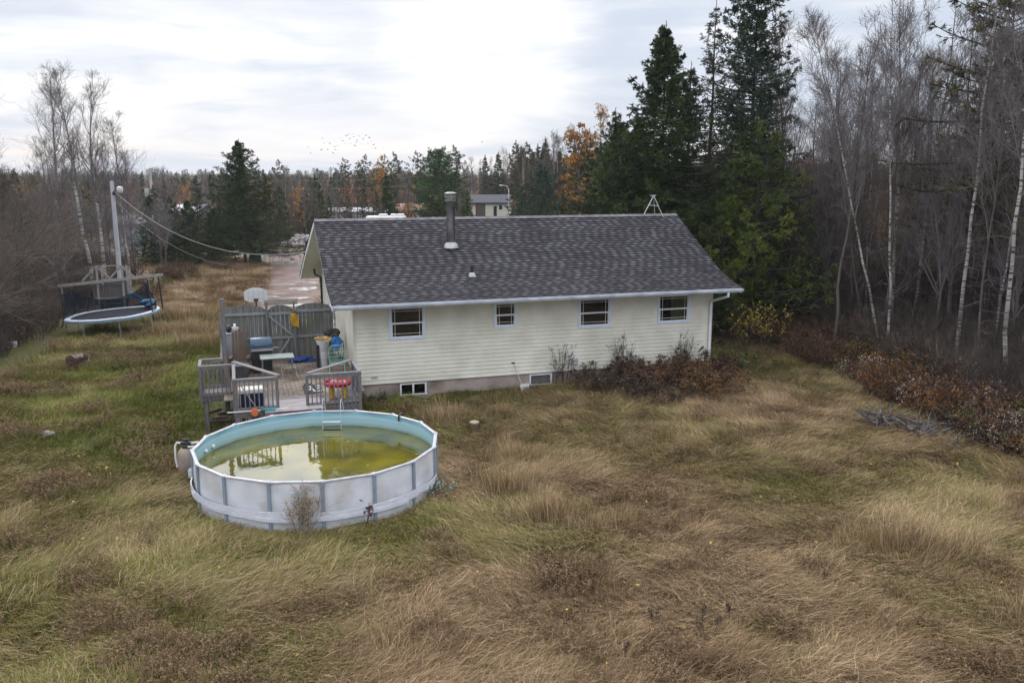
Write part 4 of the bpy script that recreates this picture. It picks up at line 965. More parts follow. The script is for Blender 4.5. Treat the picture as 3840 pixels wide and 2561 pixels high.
# --- table
tb = empty('patio_table', DK(-2.72, .95), PH, 'small rectangular patio table with greenish glass top on the deck', 'table')
MB().box(-.56, .56, -.40, .40, .705, .715).build('glass_top', M('frosted_glass_top', (.33, .40, .38), (.28, .35, .33), scale=3, rough=.25, spec=.6), tb)
b = MB(); 
for s in (-1, 1): b.box(-.57, .57, s*.41-.015, s*.41+.015, .69, .72); b.box(s*.57-.015, s*.57+.015, -.39, .39, .69, .719)
b.build('frame', M('table_frame', (.20, .20, .20), (.15, .15, .15), rough=.4), tb)
for x in (-.5, .5):
    for y in (-.35, .35): MB().tube([(x, y, .69), (x*1.05, y*1.08, 0)], .018, 8).build('leg', bpy.data.materials['table_frame'], tb)
ch = empty('folding_stool', DK(-2.35, .35), PH+R(8), 'pale metal tube folding stool frame under the patio table edge', 'stool')
tubm = M('tube_beige', (.33, .31, .27), (.26, .24, .21), rough=.4)
b = MB(); b.tube([(-.24, -.15, 0), (-.24, .15, .42), (.24, .15, .42), (.24, -.15, 0)], .013, 6); b.build('leg_frame', tubm, ch, smooth=True)
b = MB(); b.tube([(-.22, .15, 0), (-.22, -.15, .42), (.22, -.15, .42), (.22, .15, 0)], .013, 6); b.build('leg_frame', tubm, ch, smooth=True)
# --- tall-backed wooden chair with dark tub
tc_ = empty('wooden_armchair', DK(-3.98, 1.7), PH+R(-6), 'tall backed brown wooden chair between the side wall and the grill', 'chair')
brw = M('brown_wood', (.12, .085, .065), (.075, .055, .045), scale=5, rough=.7, stretch=(5, 5, 1))
b = MB()
for i in range(5): b.cbox((-.22+i*.11, .22, 1.0), .095, .022, 1.15-.1*abs(i-2), (R(-10), 0, 0))
b.build('backrest', brw, tc_)
b = MB()
for i in range(5): b.box(-.28, .28, -.3+i*.11, -.205+i*.11, .42, .44)
b.build('seat', brw, tc_)
for x in (-.3, .3):
    MB().box(x-.03, x+.03, -.34, -.27, 0, .62).build('leg', brw, tc_); MB().box(x-.03, x+.03, .18, .25, 0, .62).build('leg', brw, tc_); MB().box(x-.06, x+.06, -.38, .26, .621, .645).build('armrest', brw, tc_)
tub = empty('storage_tub', DK(-3.96, 1.1, DZ+.006), PH, 'dark grey plastic tub on the deck in front of the brown wooden chair', 'tub')
gt = M('grey_tub', (.075, .08, .085), (.05, .052, .058), rough=.45)
b = MB(); 
for (a, c, z0, z1) in ((.22, .27, 0, .42),): b.add([(-a, -a*.8, z0), (a, -a*.8, z0), (a, a*.8, z0), (-a, a*.8, z0), (-c, -c*.8, z1), (c, -c*.8, z1), (c, c*.8, z1), (-c, c*.8, z1)], [(0,3,2,1),(4,5,6,7),(0,1,5,4),(1,2,6,5),(2,3,7,6),(3,0,4,7)])
b.build('bin', gt, tub, bevel=.01); MB().box(-.30, .30, -.25, .25, .421, .46).build('lid', M('tub_lid', (.13, .13, .135), (.1, .1, .105), rough=.4), tub, bevel=.01)
# --- grey wheeled bin with a ball on top
gb = empty('recycling_bin', DK(-4.2, 3.0), PH, 'pale grey plastic bin in the back corner of the deck', 'bin')
b = MB(); b.add([(-.19, -.2, 0), (.19, -.2, 0), (.19, .2, 0), (-.19, .2, 0), (-.24, -.25, 1.25), (.24, -.25, 1.25), (.24, .25, 1.25), (-.24, .25, 1.25)], [(0,3,2,1),(4,5,6,7),(0,1,5,4),(1,2,6,5),(2,3,7,6),(3,0,4,7)])
b.build('body', M('pale_grey_plastic', (.36, .38, .42), (.30, .32, .36), rough=.45), gb, bevel=.015); MB().box(-.26, .26, -.28, .26, 1.251, 1.31).build('lid', bpy.data.materials['pale_grey_plastic'], gb, bevel=.015)
sb = empty('stuffed_toy', DK(-4.18, 2.95, DZ+1.318), PH, 'black and white stuffed toy lying on the pale grey bin', 'toy')
wt = M('plush_white', (.6, .6, .6), (.5, .5, .5), rough=.95); MB().blob((.08, 0, .16), (.15, .12, .15), 3, .06).build('head', wt, sb, smooth=True); MB().blob((-.13, .0, .14), (.14, .13, .14), 5, .12).build('body', black, sb, smooth=True)
b = MB(); b.blob((.17, -.09, .27), (.045, .03, .045), 2, .05); b.build('ear', black, sb, smooth=True); b = MB(); b.blob((.0, -.09, .28), (.045, .03, .045), 2, .05); b.build('ear', black, sb, smooth=True)
# --- blue tarp bundle
def rag(name, loc, r, mat, seed, label, cat, amp=.35):
    o = MB().blob((0, 0, r[2]*.8), r, seed, amp, 16, 24).build(name, mat, None, smooth=True, loc=loc, rot=(0, 0, PH)); return tag(o, label, cat)
tarpb = M('tarp_blue', (.015, .06, .28), (.01, .035, .17), rough=.4, scale=9, bump=.6)
rag('tarp_bundle', DK(-1.75, 3.1), (.42, .16, .11), tarpb, 3, 'crumpled bright blue tarp bundle at the foot of the fence', 'tarp')
# --- white hamper with yellow towel, on a dark stool
hp = empty('laundry_hamper', DK(-1.0, 2.0), PH, 'tall white plastic hamper overflowing with a yellow towel by the house wall', 'hamper')
wp = M('white_plastic', (.58, .58, .60), (.48, .48, .5), rough=.4, scale=12)
b = MB(); 
for z0, z1, a, c in ((.0, .9, .13, .22),):
    pr2 = []
b.lathe([(.13, .0), (.15, .3), (.17, .31), (.19, .62), (.2, .63), (.23, .95), (.25, .96), (.25, 1.0), (.21, 1.0), (.12, .05)], (0, 0, 0), 20); b.build('basket', wp, hp, smooth=True)
MB().blob((0.02, 0, 1.03), (.22, .2, .11), 8, .4, 14, 20).build('towel', M('towel_yellow', (.55, .38, .17), (.42, .27, .11), rough=.95, bump=.5), hp, smooth=True)
MB().box(-.24, -.16, -.18, .18, 0, .85).build('stand', black, hp)
# --- green resin chairs, stacked, with blue bag
chg = M('resin_green', (.035, .12, .10), (.025, .09, .075), rough=.4)
chp = M('resin_pale_green', (.22, .36, .31), (.17, .29, .25), rough=.4)
def lattice_chair(loc, rz, mat, label, grp=None):
    o = empty('patio_chair', loc, rz, label, 'chair', grp); 
    b = MB(); pts = [(-.24, .2, .42), (-.27, .27, .8), (-.24, .33, 1.05), (-.12, .36, 1.14), (.12, .36, 1.14), (.24, .33, 1.05), (.27, .27, .8), (.24, .2, .42)]; b.tube(pts, .02, 8); b.build('back_frame', mat, o, smooth=True)
    b = MB()
    for i in range(6): x = -.2+i*.08; b.tube([(x*.5, .2, .45), (x, .27, .78), (x*.8, .345, 1.08)], .009, 5)
    for z in (.58, .72, .86, 1.0): b.tube([(-.255, .21+(z-.42)*.22, z), (.255, .21+(z-.42)*.22, z)], .009, 5)
    b.build('back_lattice', mat, o, smooth=True)
    b = MB()
    for i in range(8): b.box(-.25, .25, -.24+i*.058, -.2+i*.058, .40, .418)
    b.tube([(-.26, .2, .4), (-.26, -.26, .4), (.26, -.26, .4), (.26, .2, .4)], .018, 6); b.build('seat', mat, o)
    for x in (-.26, .26):
        MB().tube([(x, -.25, .4), (x*1.08, -.28, 0)], .018, 6).build('leg', mat, o); MB().tube([(x, .2, .4), (x*1.08, .3, 0)], .018, 6).build('leg', mat, o)
        MB().tube([(x*1.05, -.26, .4), (x*1.08, -.22, .63), (x*1.08, .1, .66), (x*1.02, .26, .68)], .018, 6).build('armrest', mat, o)
    return o
lattice_chair(DK(-.62, 1.05), PH+R(-8), chg, 'dark green wire backed patio chair with a blue bag hung on its back')
lattice_chair(DK(-.66, .45), PH+R(170), chp, 'pale green patio chair facing away, in front of the dark green wire chair')
rag('blue_bag', DK(-.58, 1.22, DZ+.78), (.17, .10, .26), M('bag_blue', (.01, .13, .42), (.01, .09, .3), rough=.5, bump=.5), 9, 'bright blue bag hung on the back of the dark green chair', 'bag', .2)
# --- dark folded stroller by the wall
st_ = empty('folded_stroller', DK(-.55, 2.9), PH, 'black folded stroller leaning on the house wall behind the hamper', 'stroller')
b = MB(); b.tube([(-.3, 0, .1), (-.1, .1, .9), (.05, .15, 1.35), (.15, .1, 1.45)], .018, 6); b.tube([(.25, 0, .1), (.1, .1, .8), (.05, .12, 1.3)], .018, 6); b.tube([(-.25, -.1, .5), (.3, .0, .8)], .015, 6); b.build('frame', steel, st_, smooth=True)
MB().blob((0, .0, .95), (.26, .17, .3), 7, .3, 14, 18).build('seat_fabric', M('stroller_fabric', (.03, .03, .035), (.06, .05, .05), rough=.9, scale=7), st_, smooth=True)
for p in ((-.3, -.06, .1), (.27, -.06, .1)): MB().lathe([(.1, -.03), (.1, .03)], p, 16, axis='y').build('wheel', black, st_)
# --- red and yellow sand table
rt = empty('toy_sand_table', DK(-1.02, -2.75), PH, 'round red plastic play table with yellow legs behind the front railing', 'play table')
red = M('toy_red', (.42, .02, .06), (.34, .015, .045), rough=.35); yel = M('toy_yellow', (.62, .38, .03), (.5, .3, .02), rough=.35)
MB().lathe([(.30, .36), (.42, .40), (.45, .46), (.45, .5), (.42, .52), (.40, .50), (.38, .44), (.02, .43)], (0, 0, 0), 28).build('basin', red, rt, smooth=True)
for a in range(4): MB().lathe([(.07, 0), (.075, .3), (.06, .37)], (.29*math.cos(a*1.57+.6), .29*math.sin(a*1.57+.6), 0), 12).build('leg', yel, rt, smooth=True)
b = MB(); b.box(-.25, .2, -.03, .03, .46, .53); b.blob((-.1, .15, .5), (.08, .08, .06), 3, .1); b.blob((.2, -.1, .5), (.07, .07, .06), 4, .1); b.build('divider', M('toy_pink', (.65, .4, .42), (.6, .3, .33), rough=.4), rt)
# --- cooler with white lid
cl = empty('cooler', DK(-3.72, -3.0), PH, 'navy cooler with a white lid in the front corner of the deck', 'cooler')
MB().box(-.36, .36, -.24, .24, 0, .42).build('body', M('cooler_navy', (.012, .018, .05), (.01, .014, .035), rough=.35), cl, bevel=.02); MB().box(-.38, .38, -.26, .26, .421, .56).build('lid', M('cooler_white', (.66, .66, .64), (.55, .55, .53), rough=.35), cl, bevel=.025)
# --- black and white board, striped cloth
sg = MB(); sg.cbox((0, 0, .2), .6, .03, .4, (R(-62), 0, 0)); so_ = sg.build('painted_board', M('board_black', (.03, .03, .035), (.05, .05, .05)), None, loc=DK(-1.78, -2.3), rot=(0, 0, PH+R(10))); tag(so_, 'black board with white painted shapes leaning low on the deck by the play table', 'board')
b = MB()
def onb(pts): m = Euler((R(-62), 0, 0)).to_matrix(); return [Vector((0, 0, .2))+m @ Vector((x, -.0165, z)) for x, z in pts]
for q in ([(-.26, -.15), (-.20, -.15), (-.10, .15), (-.16, .15)], [(.02, -.15), (.08, -.15), (-.04, .15), (-.10, .15)], [(-.2, -.04), (.03, -.04), (.02, .01), (-.18, .01)], [(.12, -.15), (.27, -.15), (.27, -.1), (.12, -.1)], [(.12, -.02), (.27, -.02), (.27, .04), (.12, .04)], [(.12, .1), (.27, .1), (.27, .15), (.12, .15)]): b.add(onb(q), [(0,1,2,3)])
b.build('white_shapes', wp, so_)
stm = M('striped_cloth', (.01, .05, .14), (.55, .58, .6), scale=5, rough=.9, stretch=(3, 9, 1), lo=.48, hi=.52)
rag('striped_towel', DK(-1.45, .35), (.28, .2, .06), stm, 6, 'blue and white striped towel lying on the deck boards', 'towel', .15)
# --- pool pole with reel
pp = empty('pool_pole', HW(-3.7, -3.78+DV, .97+DU), PH, 'white telescopic pool pole strapped along the front of the deck railing', 'pole')
MB().tube([(-.75, 0, .05), (1.05, 0, .05)], .02, 8).build('shaft', wp, pp)
MB().lathe([(.11, -.05), (.12, .05)], (.05, 0, .0), 16, axis='y').build('reel', M('reel_orange', (.55, .16, .06), (.42, .12, .05), rough=.5), pp)
MB().blob((.45, 0, .03), (.2, .06, .08), 4, .3).build('net_bag', M('teal_net', (.06, .25, .30), (.04, .18, .22), rough=.6), pp, smooth=True)
# --- leaf litter / junk under deck: firewood
b = 0
for i in range(7):
    o = MB().tube([(0, 0, 0), (.5+.1*rg.rand(), .03, 0)], .05+.03*rg.rand(), 7).build('firewood_log', brw, None, loc=HW(-4.9+rg.uniform(-.3, .5), -1.5+rg.uniform(-.3, .9), .08+.1*(i % 3)+float(gz(-10, 29))), rot=(0, rg.uniform(-.1, .1), PH+rg.uniform(-.6, .6)))
    tag(o, 'short brown firewood log dumped under the corner of the deck', 'log', 'firewood logs under the deck corner')
# ================================================================== YARD THINGS
def thing_at(name, x, y, rz, label, cat, group=None, dz=0): return empty(name, (x, y, float(gz(x, y))+dz), rz, label, cat, group)
# shovel
sh_ = empty('snow_shovel', HW(6.28, -.35, float(gz(*HW(6.28, -.35)[:2]))), PH, 'silver bladed shovel leaning on the foundation beside the boarded basement window', 'shovel')
MB().tube([(0, -.12, .1), (-.26, .29, 1.02)], .016, 8).build('shaft', M('shaft_pale', (.5, .48, .46), (.4, .38, .36)), sh_); MB().cbox((-.28, .31, 1.06), .14, .03, .05).build('grip', black, sh_, bevel=.01)
b = MB(); b.cbox((.03, -.2, .16), .36, .02, .34, (R(-22), 0, R(8))); b.cbox((.03, -.16, .32), .34, .06, .02, (R(-22), 0, R(8))); b.build('blade', M('blade_alu', (.5, .52, .54), (.4, .42, .44), metal=.5, rough=.3), sh_)
# stump pot
stp = thing_at('tree_stump', -1.22, 27.81, 0, 'small pale capped tree stump in the tall grass right of the pool', 'stump'); MB().lathe([(.17, 0), (.14, .15), (.13, .32)], (0,0,0), 14).build('bark', brw, stp); MB().lathe([(.15, .321), (.16, .37), (.1, .4), (.01, .41)], (0,0,0), 14).build('cut_face', M('stump_top', (.40, .32, .24), (.3, .24, .18)), stp)
# fire pit
fp = thing_at('fire_pit', -18.7, 37.4, R(20), 'rusty dark fire pit drum lying open in the grass left of the deck', 'fire pit', dz=.14)
rust = M('rust_dark', (.045, .025, .022), (.02, .015, .015), scale=6, rough=.8, c3=(.12, .06, .05), s3=4)
MB().lathe([(.40, 0), (.44, .1), (.46, .38), (.48, .42), (.44, .42), (.42, .36), (.36, .06), (.02, .05)], (0,0,0), 22).build('drum', rust, fp)
b = MB(); b.cbox((.42, -.12, .30), .2, .02, .18, (0, 0, R(70))); b.build('side_plate', M('plate_pink', (.45, .33, .33), (.3, .2, .2)), fp)
b = MB(); b.tube([(-.2, .1, .44), (.2, .25, .46)], .03, 6); b.tube([(-.1, -.2, .43), (.25, -.1, .45)], .03, 6); b.build('charred_stick', M('ash_stick', (.4, .38, .37), (.1, .09, .09)), fp)
wb = thing_at('white_box', -23.9, 41.7, R(20), 'small white plastic box at the edge of the brush on the left', 'box'); MB().box(-.2, .2, -.15, .15, 0, .26).build('body', wp, wb, bevel=.03); MB().box(-.21, .21, -.16, .16, .261, .30).build('lid', wp, wb, bevel=.015)
rk = MB().blob((0, 0, .08), (.26, .18, .14), 5, .25, 12, 16).build('boulder', M('stone_grey', (.30, .29, .28), (.2, .19, .18), scale=6, bump=.5), None, smooth=True, loc=gp(-14.8, 27.3)); tag(rk, 'single pale grey rock in the grass left of the pool', 'rock')
# basketball hoop
bh = thing_at('basketball_hoop', -12.85, 44.2, R(16), 'portable basketball hoop seen from behind with white backboard, beyond the fence', 'basketball hoop')
bbm = M('backboard_white', (.66, .68, .72), (.6, .62, .66), rough=.35)
hw_, b = .56, MB(); pol = [(-.55, 2.02), (-.3, 1.93), (.3, 1.93), (.55, 2.02), (.56, 2.42), (.45, 2.52), (.25, 2.6), (0, 2.63), (-.25, 2.6), (-.45, 2.52), (-.56, 2.42)]
b.prism(pol, 0, .03); bbo = b.build('backboard', bbm, bh)
b = MB()
for x in (-.36, -.12, .12, .36): b.box(x-.008, x+.008, -.012, -.001, 2.0, 2.55)
for z in (2.08, 2.2, 2.32, 2.44): b.box(-.53, .53, -.013, -.0012, z-.007, z+.007)
b.build('back_ribs', M('rib_grey', (.4, .43, .5), (.36, .39, .46)), bbo)
b = MB(); b.tube([(0, -.12, 0), (0, -.1, 1.9), (0, -.03, 2.05)], .045, 10); b.cbox((0, -.04, 2.02), .2, .06, .14); b.build('pole', black, bh)
b = MB(); pts = [(.23*math.cos(a), .29+.23*math.sin(a), 2.06) for a in np.linspace(0, 2*math.pi, 20)]; b.tube(pts, .012, 6, cap=False); b.build('rim', M('rim_orange', (.5, .12, .04), (.4, .1, .03)), bh); MB().box(-.4, .4, -.5, .25, 0, .16).build('base', black, bh, bevel=.03)
# ---- trampoline
tr = empty('trampoline', (-20.8, 45.9, .25), R(10), 'round trampoline with white rim pad and torn sagging safety net', 'trampoline'); tr.rotation_euler = (0, R(-4.2), R(8))
TRR = 2.3; b = MB(); vs, fs = ring(TRR-.27, TRR, .76, .81, 72, wob=.02); b.add(vs, fs); b.build('rim_pad', M('pad_white_blue', (.58, .63, .72), (.46, .52, .62), scale=3, rough=.4), tr, smooth=True)
b = MB(); vs, fs = ring(TRR-.04, TRR+.03, .66, .75, 72); b.add(vs, fs); b.build('frame_ring', M('frame_blue', (.16, .26, .36), (.1, .16, .24), rough=.4), tr)
MB().lathe([(.01, .735), (TRR-.4, .74), (TRR-.28, .745), (TRR-.28, .75), (TRR-.4, .75), (.01, .745)], (0,0,0), 64).build('jump_mat', M('mat_black', (.02, .022, .03), (.035, .038, .05), rough=.95, spec=.05), tr)
for i in range(8):
    a = R(22+45*i); x, y = (TRR-.03)*math.cos(a), (TRR-.03)*math.sin(a); MB().tube([(x, y, .68), (x*1.01, y*1.01, -.32)], .02, 8).build('leg', M('leg_galv', (.34, .36, .37), (.26, .28, .29), metal=.5, rough=.4) if 'leg_galv' not in bpy.data.materials else bpy.data.materials['leg_galv'], tr)
poles = [(-165, 2.15), (160, 2.2), (88, 2.15), (52, 1.7), (-18, 2.45)]
P3 = []
for d_, h_ in poles:
    a = R(d_); x, y = TRR*.99*math.cos(a), TRR*.99*math.sin(a); P3.append((x, y, h_))
for i in (0, 1, 3, 4): x, y, h_ = P3[i]; MB().tube([(x, y, .3), (x, y, h_ if i != 3 else 2.1)], .04, 8).build('net_pole', black, tr)
def net_mat():
    m = bpy.data.materials.new('safety_net'); m.use_nodes = True; nt = m.node_tree; nt.nodes.clear(); o = N(nt, 'ShaderNodeOutputMaterial'); t = N(nt, 'ShaderNodeBsdfTransparent'); d = N(nt, 'ShaderNodeBsdfDiffuse'); d.inputs[0].default_value = (.015, .02, .03, 1)
    mx = N(nt, 'ShaderNodeMixShader'); mx.inputs[0].default_value = .8; L(nt, t.outputs[0], mx.inputs[1]); L(nt, d.outputs[0], mx.inputs[2]); L(nt, mx.outputs[0], o.inputs[0]); return m
nm_ = net_mat()
def netstrip(a0, a1, h0, h1, sag, n=30, side=1):
    b = MB(); vs = []
    for i in range(n+1):
        t = i/n; a = R(a0+(a1-a0)*t); top = h0+(h1-h0)*t-sag*4*t*(1-t); r = TRR-.05-.12*math.sin(math.pi*t)
        for j in range(7): z = .8+(top-.8)*j/6; q = r+.03*math.sin(i*1.3+j); vs.append((q*math.cos(a), q*math.sin(a), z))
    b.add(vs, [(i*7+j, (i+1)*7+j, (i+1)*7+j+1, i*7+j+1) for i in range(n) for j in range(6)]); return b
netstrip(-165, 160-360, 2.1, 2.15, .1, 12).build('net', nm_, tr); netstrip(160, 52, 2.1, 2.05, .75, 40).build('net', nm_, tr); netstrip(52, -14, 2.05, .95, .35, 22).build('net', nm_, tr)
b = MB(); b.blob((TRR*.80*math.cos(R(30)), TRR*.8*math.sin(R(30)), 1.05), (.35, .3, .22), 4, .35, 12, 16); b.build('slack_net', M('net_blue', (.012, .10, .20), (.012, .03, .06), rough=.6), tr, smooth=True)
# ---- wooden playset behind the trampoline
ps = empty('wooden_playset', (-24.2, 53.0, 0), R(12), 'weathered grey wooden playset with swing beam and two gabled frames behind the trampoline', 'playset')
gw = M('playset_wood', (.30, .29, .29), (.20, .19, .19), scale=4, rough=.85, stretch=(1, 5, 5), bump=.2); gwd = M('playset_boards', (.11, .105, .11), (.07, .065, .07), scale=4, rough=.85, stretch=(6, 6, .7), bump=.2)
MB().beam((-2.55, -.9, 1.75), (3.25, -.9, 2.28), .12, .16).build('swing_beam', gw, ps)
for x in (-.55, .85):
    for (p, q) in (((x-.7, -.8, 2.0), (x+.12, -.8, 2.85)), ((x+.12, -.8, 2.85), (x+.85, -.8, 2.1))): MB().beam(p, q, .05, .10).build('roof_rafter', gw, ps)
MB().beam((-.43, -.8, 2.87), (.97, -.8, 2.87), .04, .05).build('roof_rafter', gw, ps)
for x in (-.43, .97):
    for y in (-.75, .5): MB().box(x-.05, x+.05, y-.05, y+.05, 0, 2.75).build('frame_post', gw, ps)
b = MB()
for i in range(11): b.box(-.75+i*.15, -.612+i*.15, -.68, -.655, 1.0, 1.75)
b.build('side_boards', gwd, ps)
b = MB(); b.box(-.8, 1.05, -.66, .6, .82, .88); b.box(-.85, 1.1, -.72, -.665, .55, .67); b.build('platform', gwd, ps)
b = MB(); b.box(-.75, .95, .5, .55, 0, 1.9); b.build('rear_wall', gwd, ps)
for x, z in ((-2.4, 1.75), (2.4, 2.15), (3.0, 2.2)): MB().tube([(x, -.9, z), (x+.12, -.9, .1)], .045, 6).build('swing_post', gw if x < 2.9 else black, ps)
b = MB(); 
for i in range(10):
    t0, t1 = i/10, (i+1)/10
    f_ = lambda t: (1.15+1.7*t, 1.05-.95*t+.12*math.sin(t*6))
    (x0, z0), (x1, z1) = f_(t0), f_(t1)
    b.add([(x0, -.6, z0+.12), (x0, -.55, z0), (x0, -.15, z0), (x0, -.1, z0+.12), (x1, -.6, z1+.12), (x1, -.55, z1), (x1, -.15, z1), (x1, -.1, z1+.12)], [(0,1,5,4),(1,2,6,5),(2,3,7,6)])
b.build('slide', M('slide_blue', (.02, .20, .42), (.015, .15, .33), rough=.35), ps, smooth=True)
# ---- lamp pole with service drop
lp = empty('utility_pole', (-24.95, 56.3, 0), 0, 'pale grey utility pole with a white lamp head behind the playset', 'utility pole')
polem = M('pole_wood_pale', (.43, .45, .50), (.34, .36, .40), scale=3, rough=.8, stretch=(6, 6, .5), c3=(.28, .28, .3), s3=1)
MB().tube([(0, 0, -.3), (0, 0, 3.5), (-.02, 0, 7.75)], [.17, .15, .115], 14).build('shaft', polem, lp, smooth=True)
MB().tube([(.1, -.05, 7.1), (.3, -.1, 7.25), (.42, -.12, 7.3)], .025, 6).build('lamp_arm', steel, lp)
MB().lathe([(.06, 7.42), (.17, 7.38), (.2, 7.25), (.17, 7.1), (.12, 7.02), (.1, 7.0)], (.5, -.12, 0), 16).build('lamp_head', wp, lp, smooth=True)
MB().cbox((.14, -.12, 7.0), .18, .1, .22, (0, R(30), 0)).build('bracket', black, lp)
def cable(p, q, sag, r, mat, label, n=28):
    p, q = Vector(p), Vector(q); pts = [p.lerp(q, i/n)-Vector((0, 0, sag*4*(i/n)*(1-i/n))) for i in range(n+1)]; o = MB().tube(pts, r, 5).build('overhead_cable', mat); return tag(o, label, 'cable')
hp_ = HW(-.86, 9.2, 4.75)
cable((-24.8, 56.2, 7.1), hp_, 1.35, .02, M('cable_pale', (.27, .255, .25), (.2, .19, .19)), 'thick twisted pale service cable sagging from the lamp pole to the house')
cable((-24.85, 56.2, 6.6), HW(-.86, 10.6, 4.2), 1.7, .011, M('cable_dim', (.2, .19, .19), (.15, .14, .14)), 'thinner dim cable sagging below the thick service cable')
# second pole with transformer
p2 = empty('utility_pole', (-44.0, 110, 0), 0, 'distant utility pole carrying a pale transformer, beyond the small spruces', 'utility pole')
MB().tube([(0, 0, 0), (0, 0, 8.7)], [.2, .15], 12).build('shaft', polem, p2, smooth=True); MB().lathe([(.22, 5.3), (.25, 5.35), (.25, 6.3), (.2, 6.36)], (-.55, -.1, 0), 16).build('transformer', M('transformer_grey', (.36, .42, .42), (.3, .35, .36)), p2, smooth=True); MB().cbox((0, 0, 8.5), .1, .1, .5).build('insulator', black, p2)
for zz, dx in ((8.0, 0), (6.9, .1)):
    cable((-44, 110, zz), (-6, 128, zz+.3), 1.0, .03, bpy.data.materials['cable_dim'], 'power line crossing in front of the far wood, %s' % ('upper one' if zz > 7.5 else 'lower one'))
# ================================================================== TREES
bark = M('bark_grey', (.115, .10, .092), (.065, .056, .052), scale=6, rough=.9, stretch=(1, 1, .3))
bark_d = M('bark_dark', (.05, .042, .037), (.028, .024, .022), scale=6, rough=.9, stretch=(1, 1, .3))
twig = M('twigs', (.125, .10, .085), (.075, .06, .052), scale=2, rough=.9)
twig_p = M('twigs_purple', (.175, .158, .165), (.12, .108, .115), scale=2, rough=.9)
def birch_mat():
    m, nt, b = newmat('birch_bark'); b.inputs['Roughness'].default_value = .7
    tc = N(nt, 'ShaderNodeTexCoord'); mp = N(nt, 'ShaderNodeMapping'); mp.inputs['Scale'].default_value = (1.2, 1.2, 9); L(nt, tc.outputs['Object'], mp.inputs[0])
    no = N(nt, 'ShaderNodeTexNoise'); no.inputs['Scale'].default_value = 1.4; no.inputs['Detail'].default_value = 5; L(nt, mp.outputs[0], no.inputs['Vector'])
    cr = N(nt, 'ShaderNodeValToRGB'); e = cr.color_ramp.elements; e[0].position = .42; e[0].color = rgba((.05, .045, .042)); e[1].position = .50; e[1].color = rgba((.37, .36, .35))
    L(nt, no.outputs['Fac'], cr.inputs[0])
    n2 = N(nt, 'ShaderNodeTexNoise'); n2.inputs['Scale'].default_value = .5; L(nt, tc.outputs['Object'], n2.inputs['Vector']); r2 = N(nt, 'ShaderNodeValToRGB'); r2.color_ramp.elements[0].position = .35; r2.color_ramp.elements[1].position = .6; r2.color_ramp.elements[0].color = (.45, .42, .40, 1)
    L(nt, n2.outputs['Fac'], r2.inputs[0]); mx = N(nt, 'ShaderNodeMix', data_type='RGBA', blend_type='MULTIPLY'); mx.inputs[0].default_value = 1; L(nt, cr.outputs[0], mx.inputs[6]); L(nt, r2.outputs[0], mx.inputs[7]); L(nt, mx.outputs[2], b.inputs['Base Color']); return m
birchm = birch_mat()
def trunk_path(rng, h, lean=(0, 0), wob=.02, P=14):
    t = np.linspace(0, 1, P); w_ = np.cumsum(rng.randn(P, 2)*wob*h/P*2, 0); w_[0] = 0
    return np.stack([lean[0]*t**1.2+w_[:, 0], lean[1]*t**1.2+w_[:, 1], t*h-.3*(t == 0)], 1)[None]
def bare_tree(seed, h, r0, nl=26, n2=8, n3=5, n4=3, t0=.3, ang=34, spread=.28, up=.16, lean=(0, 0), bm=None, tm=None, lf=None, wob=.02, low=0):
    rng = RS(seed); tp = trunk_path(rng, h, lean, wob); tr_ = (r0*np.linspace(1, .12, tp.shape[1])**.9)[None]
    V, F = tubes(tp, tr_, 8); trunk = npmesh('trunk', V, [F], bm or bark, smooth=True)
    L1, R1 = grow(rng, tp, tr_, nl, t0, .99, ang, lambda t, pl, q: h*spread*(1.15-t)*(.5+q)+.25, 7, wob=.10, up=up, rr=.45)
    L2, R2 = grow(rng, L1, R1, n2, .15, 1, 38, lambda t, pl, q: pl*(.55-.25*t)*(.5+q)+.12, 5, wob=.14, up=up*.9, rr=.5)
    L3, R3 = grow(rng, L2, R2, n3, .1, 1, 36, lambda t, pl, q: pl*(.6-.3*t)*(.5+q)+.1, 4, wob=.16, up=up*.7, rr=.55)
    A = Acc()
    for Lx, Rx, k, mr in ((L1, R1, 4, .009), (L2, R2, 3, .0065), (L3, R3, 3, .0048)): V, F = tubes(Lx, Rx, k, mr); A.add(V, Q=F)
    last = L3
    if n4: L4, R4 = grow(rng, L3, R3, n4, .1, 1, 36, lambda t, pl, q: pl*(.6-.2*t)*(.5+q)+.1, 3, wob=.18, up=.05, rr=.6); V, F = tubes(L4, R4, 3, .0036); A.add(V, Q=F); last = L4
    if low:
        Lq, Rq = grow(rng, tp, tr_, low, .08, t0+.1, 75, lambda t, pl, q: .4+1.6*q, 5, wob=.15, up=-.02, rr=.18); V, F = tubes(Lq, Rq, 3, .006); A.add(V, Q=F)
        Lr, Rr = grow(rng, Lq, Rq, 5, .2, 1, 45, lambda t, pl, q: .2+.5*q, 3, wob=.2, up=0, rr=.6); V, F = tubes(Lr, Rr, 3, .0045); A.add(V, Q=F)
    crown = A.mesh('crown', tm or twig); leaf = None
    if lf:
        B = Acc(); pts = last[rng.randint(0, len(last), lf[0]), -1]+rng.randn(lf[0], 3)*.06; leaves(B, rng, pts, lf[1], rng.rand(lf[0])); leaf = B.mesh('leaves', lf[2])
    return trunk, crown, leaf
def put(name, meshes, loc, rz=0, s=1, label=None, cat='tree', group=None, names=('trunk', 'crown', 'leaves'), tilt=(0, 0), sz=None):
    o = empty(name, loc, 0, label, cat, group); o.rotation_euler = (tilt[0], tilt[1], rz); o.scale = (s, s, sz or s)
    for nm, me in zip(names, meshes):
        if me is not None: link(nm, me, o)
    return o
gneed = leafmat('spruce_needles', [(.015, .028, .010), (.036, .062, .019), (.074, .112, .034)], objvar=.18)
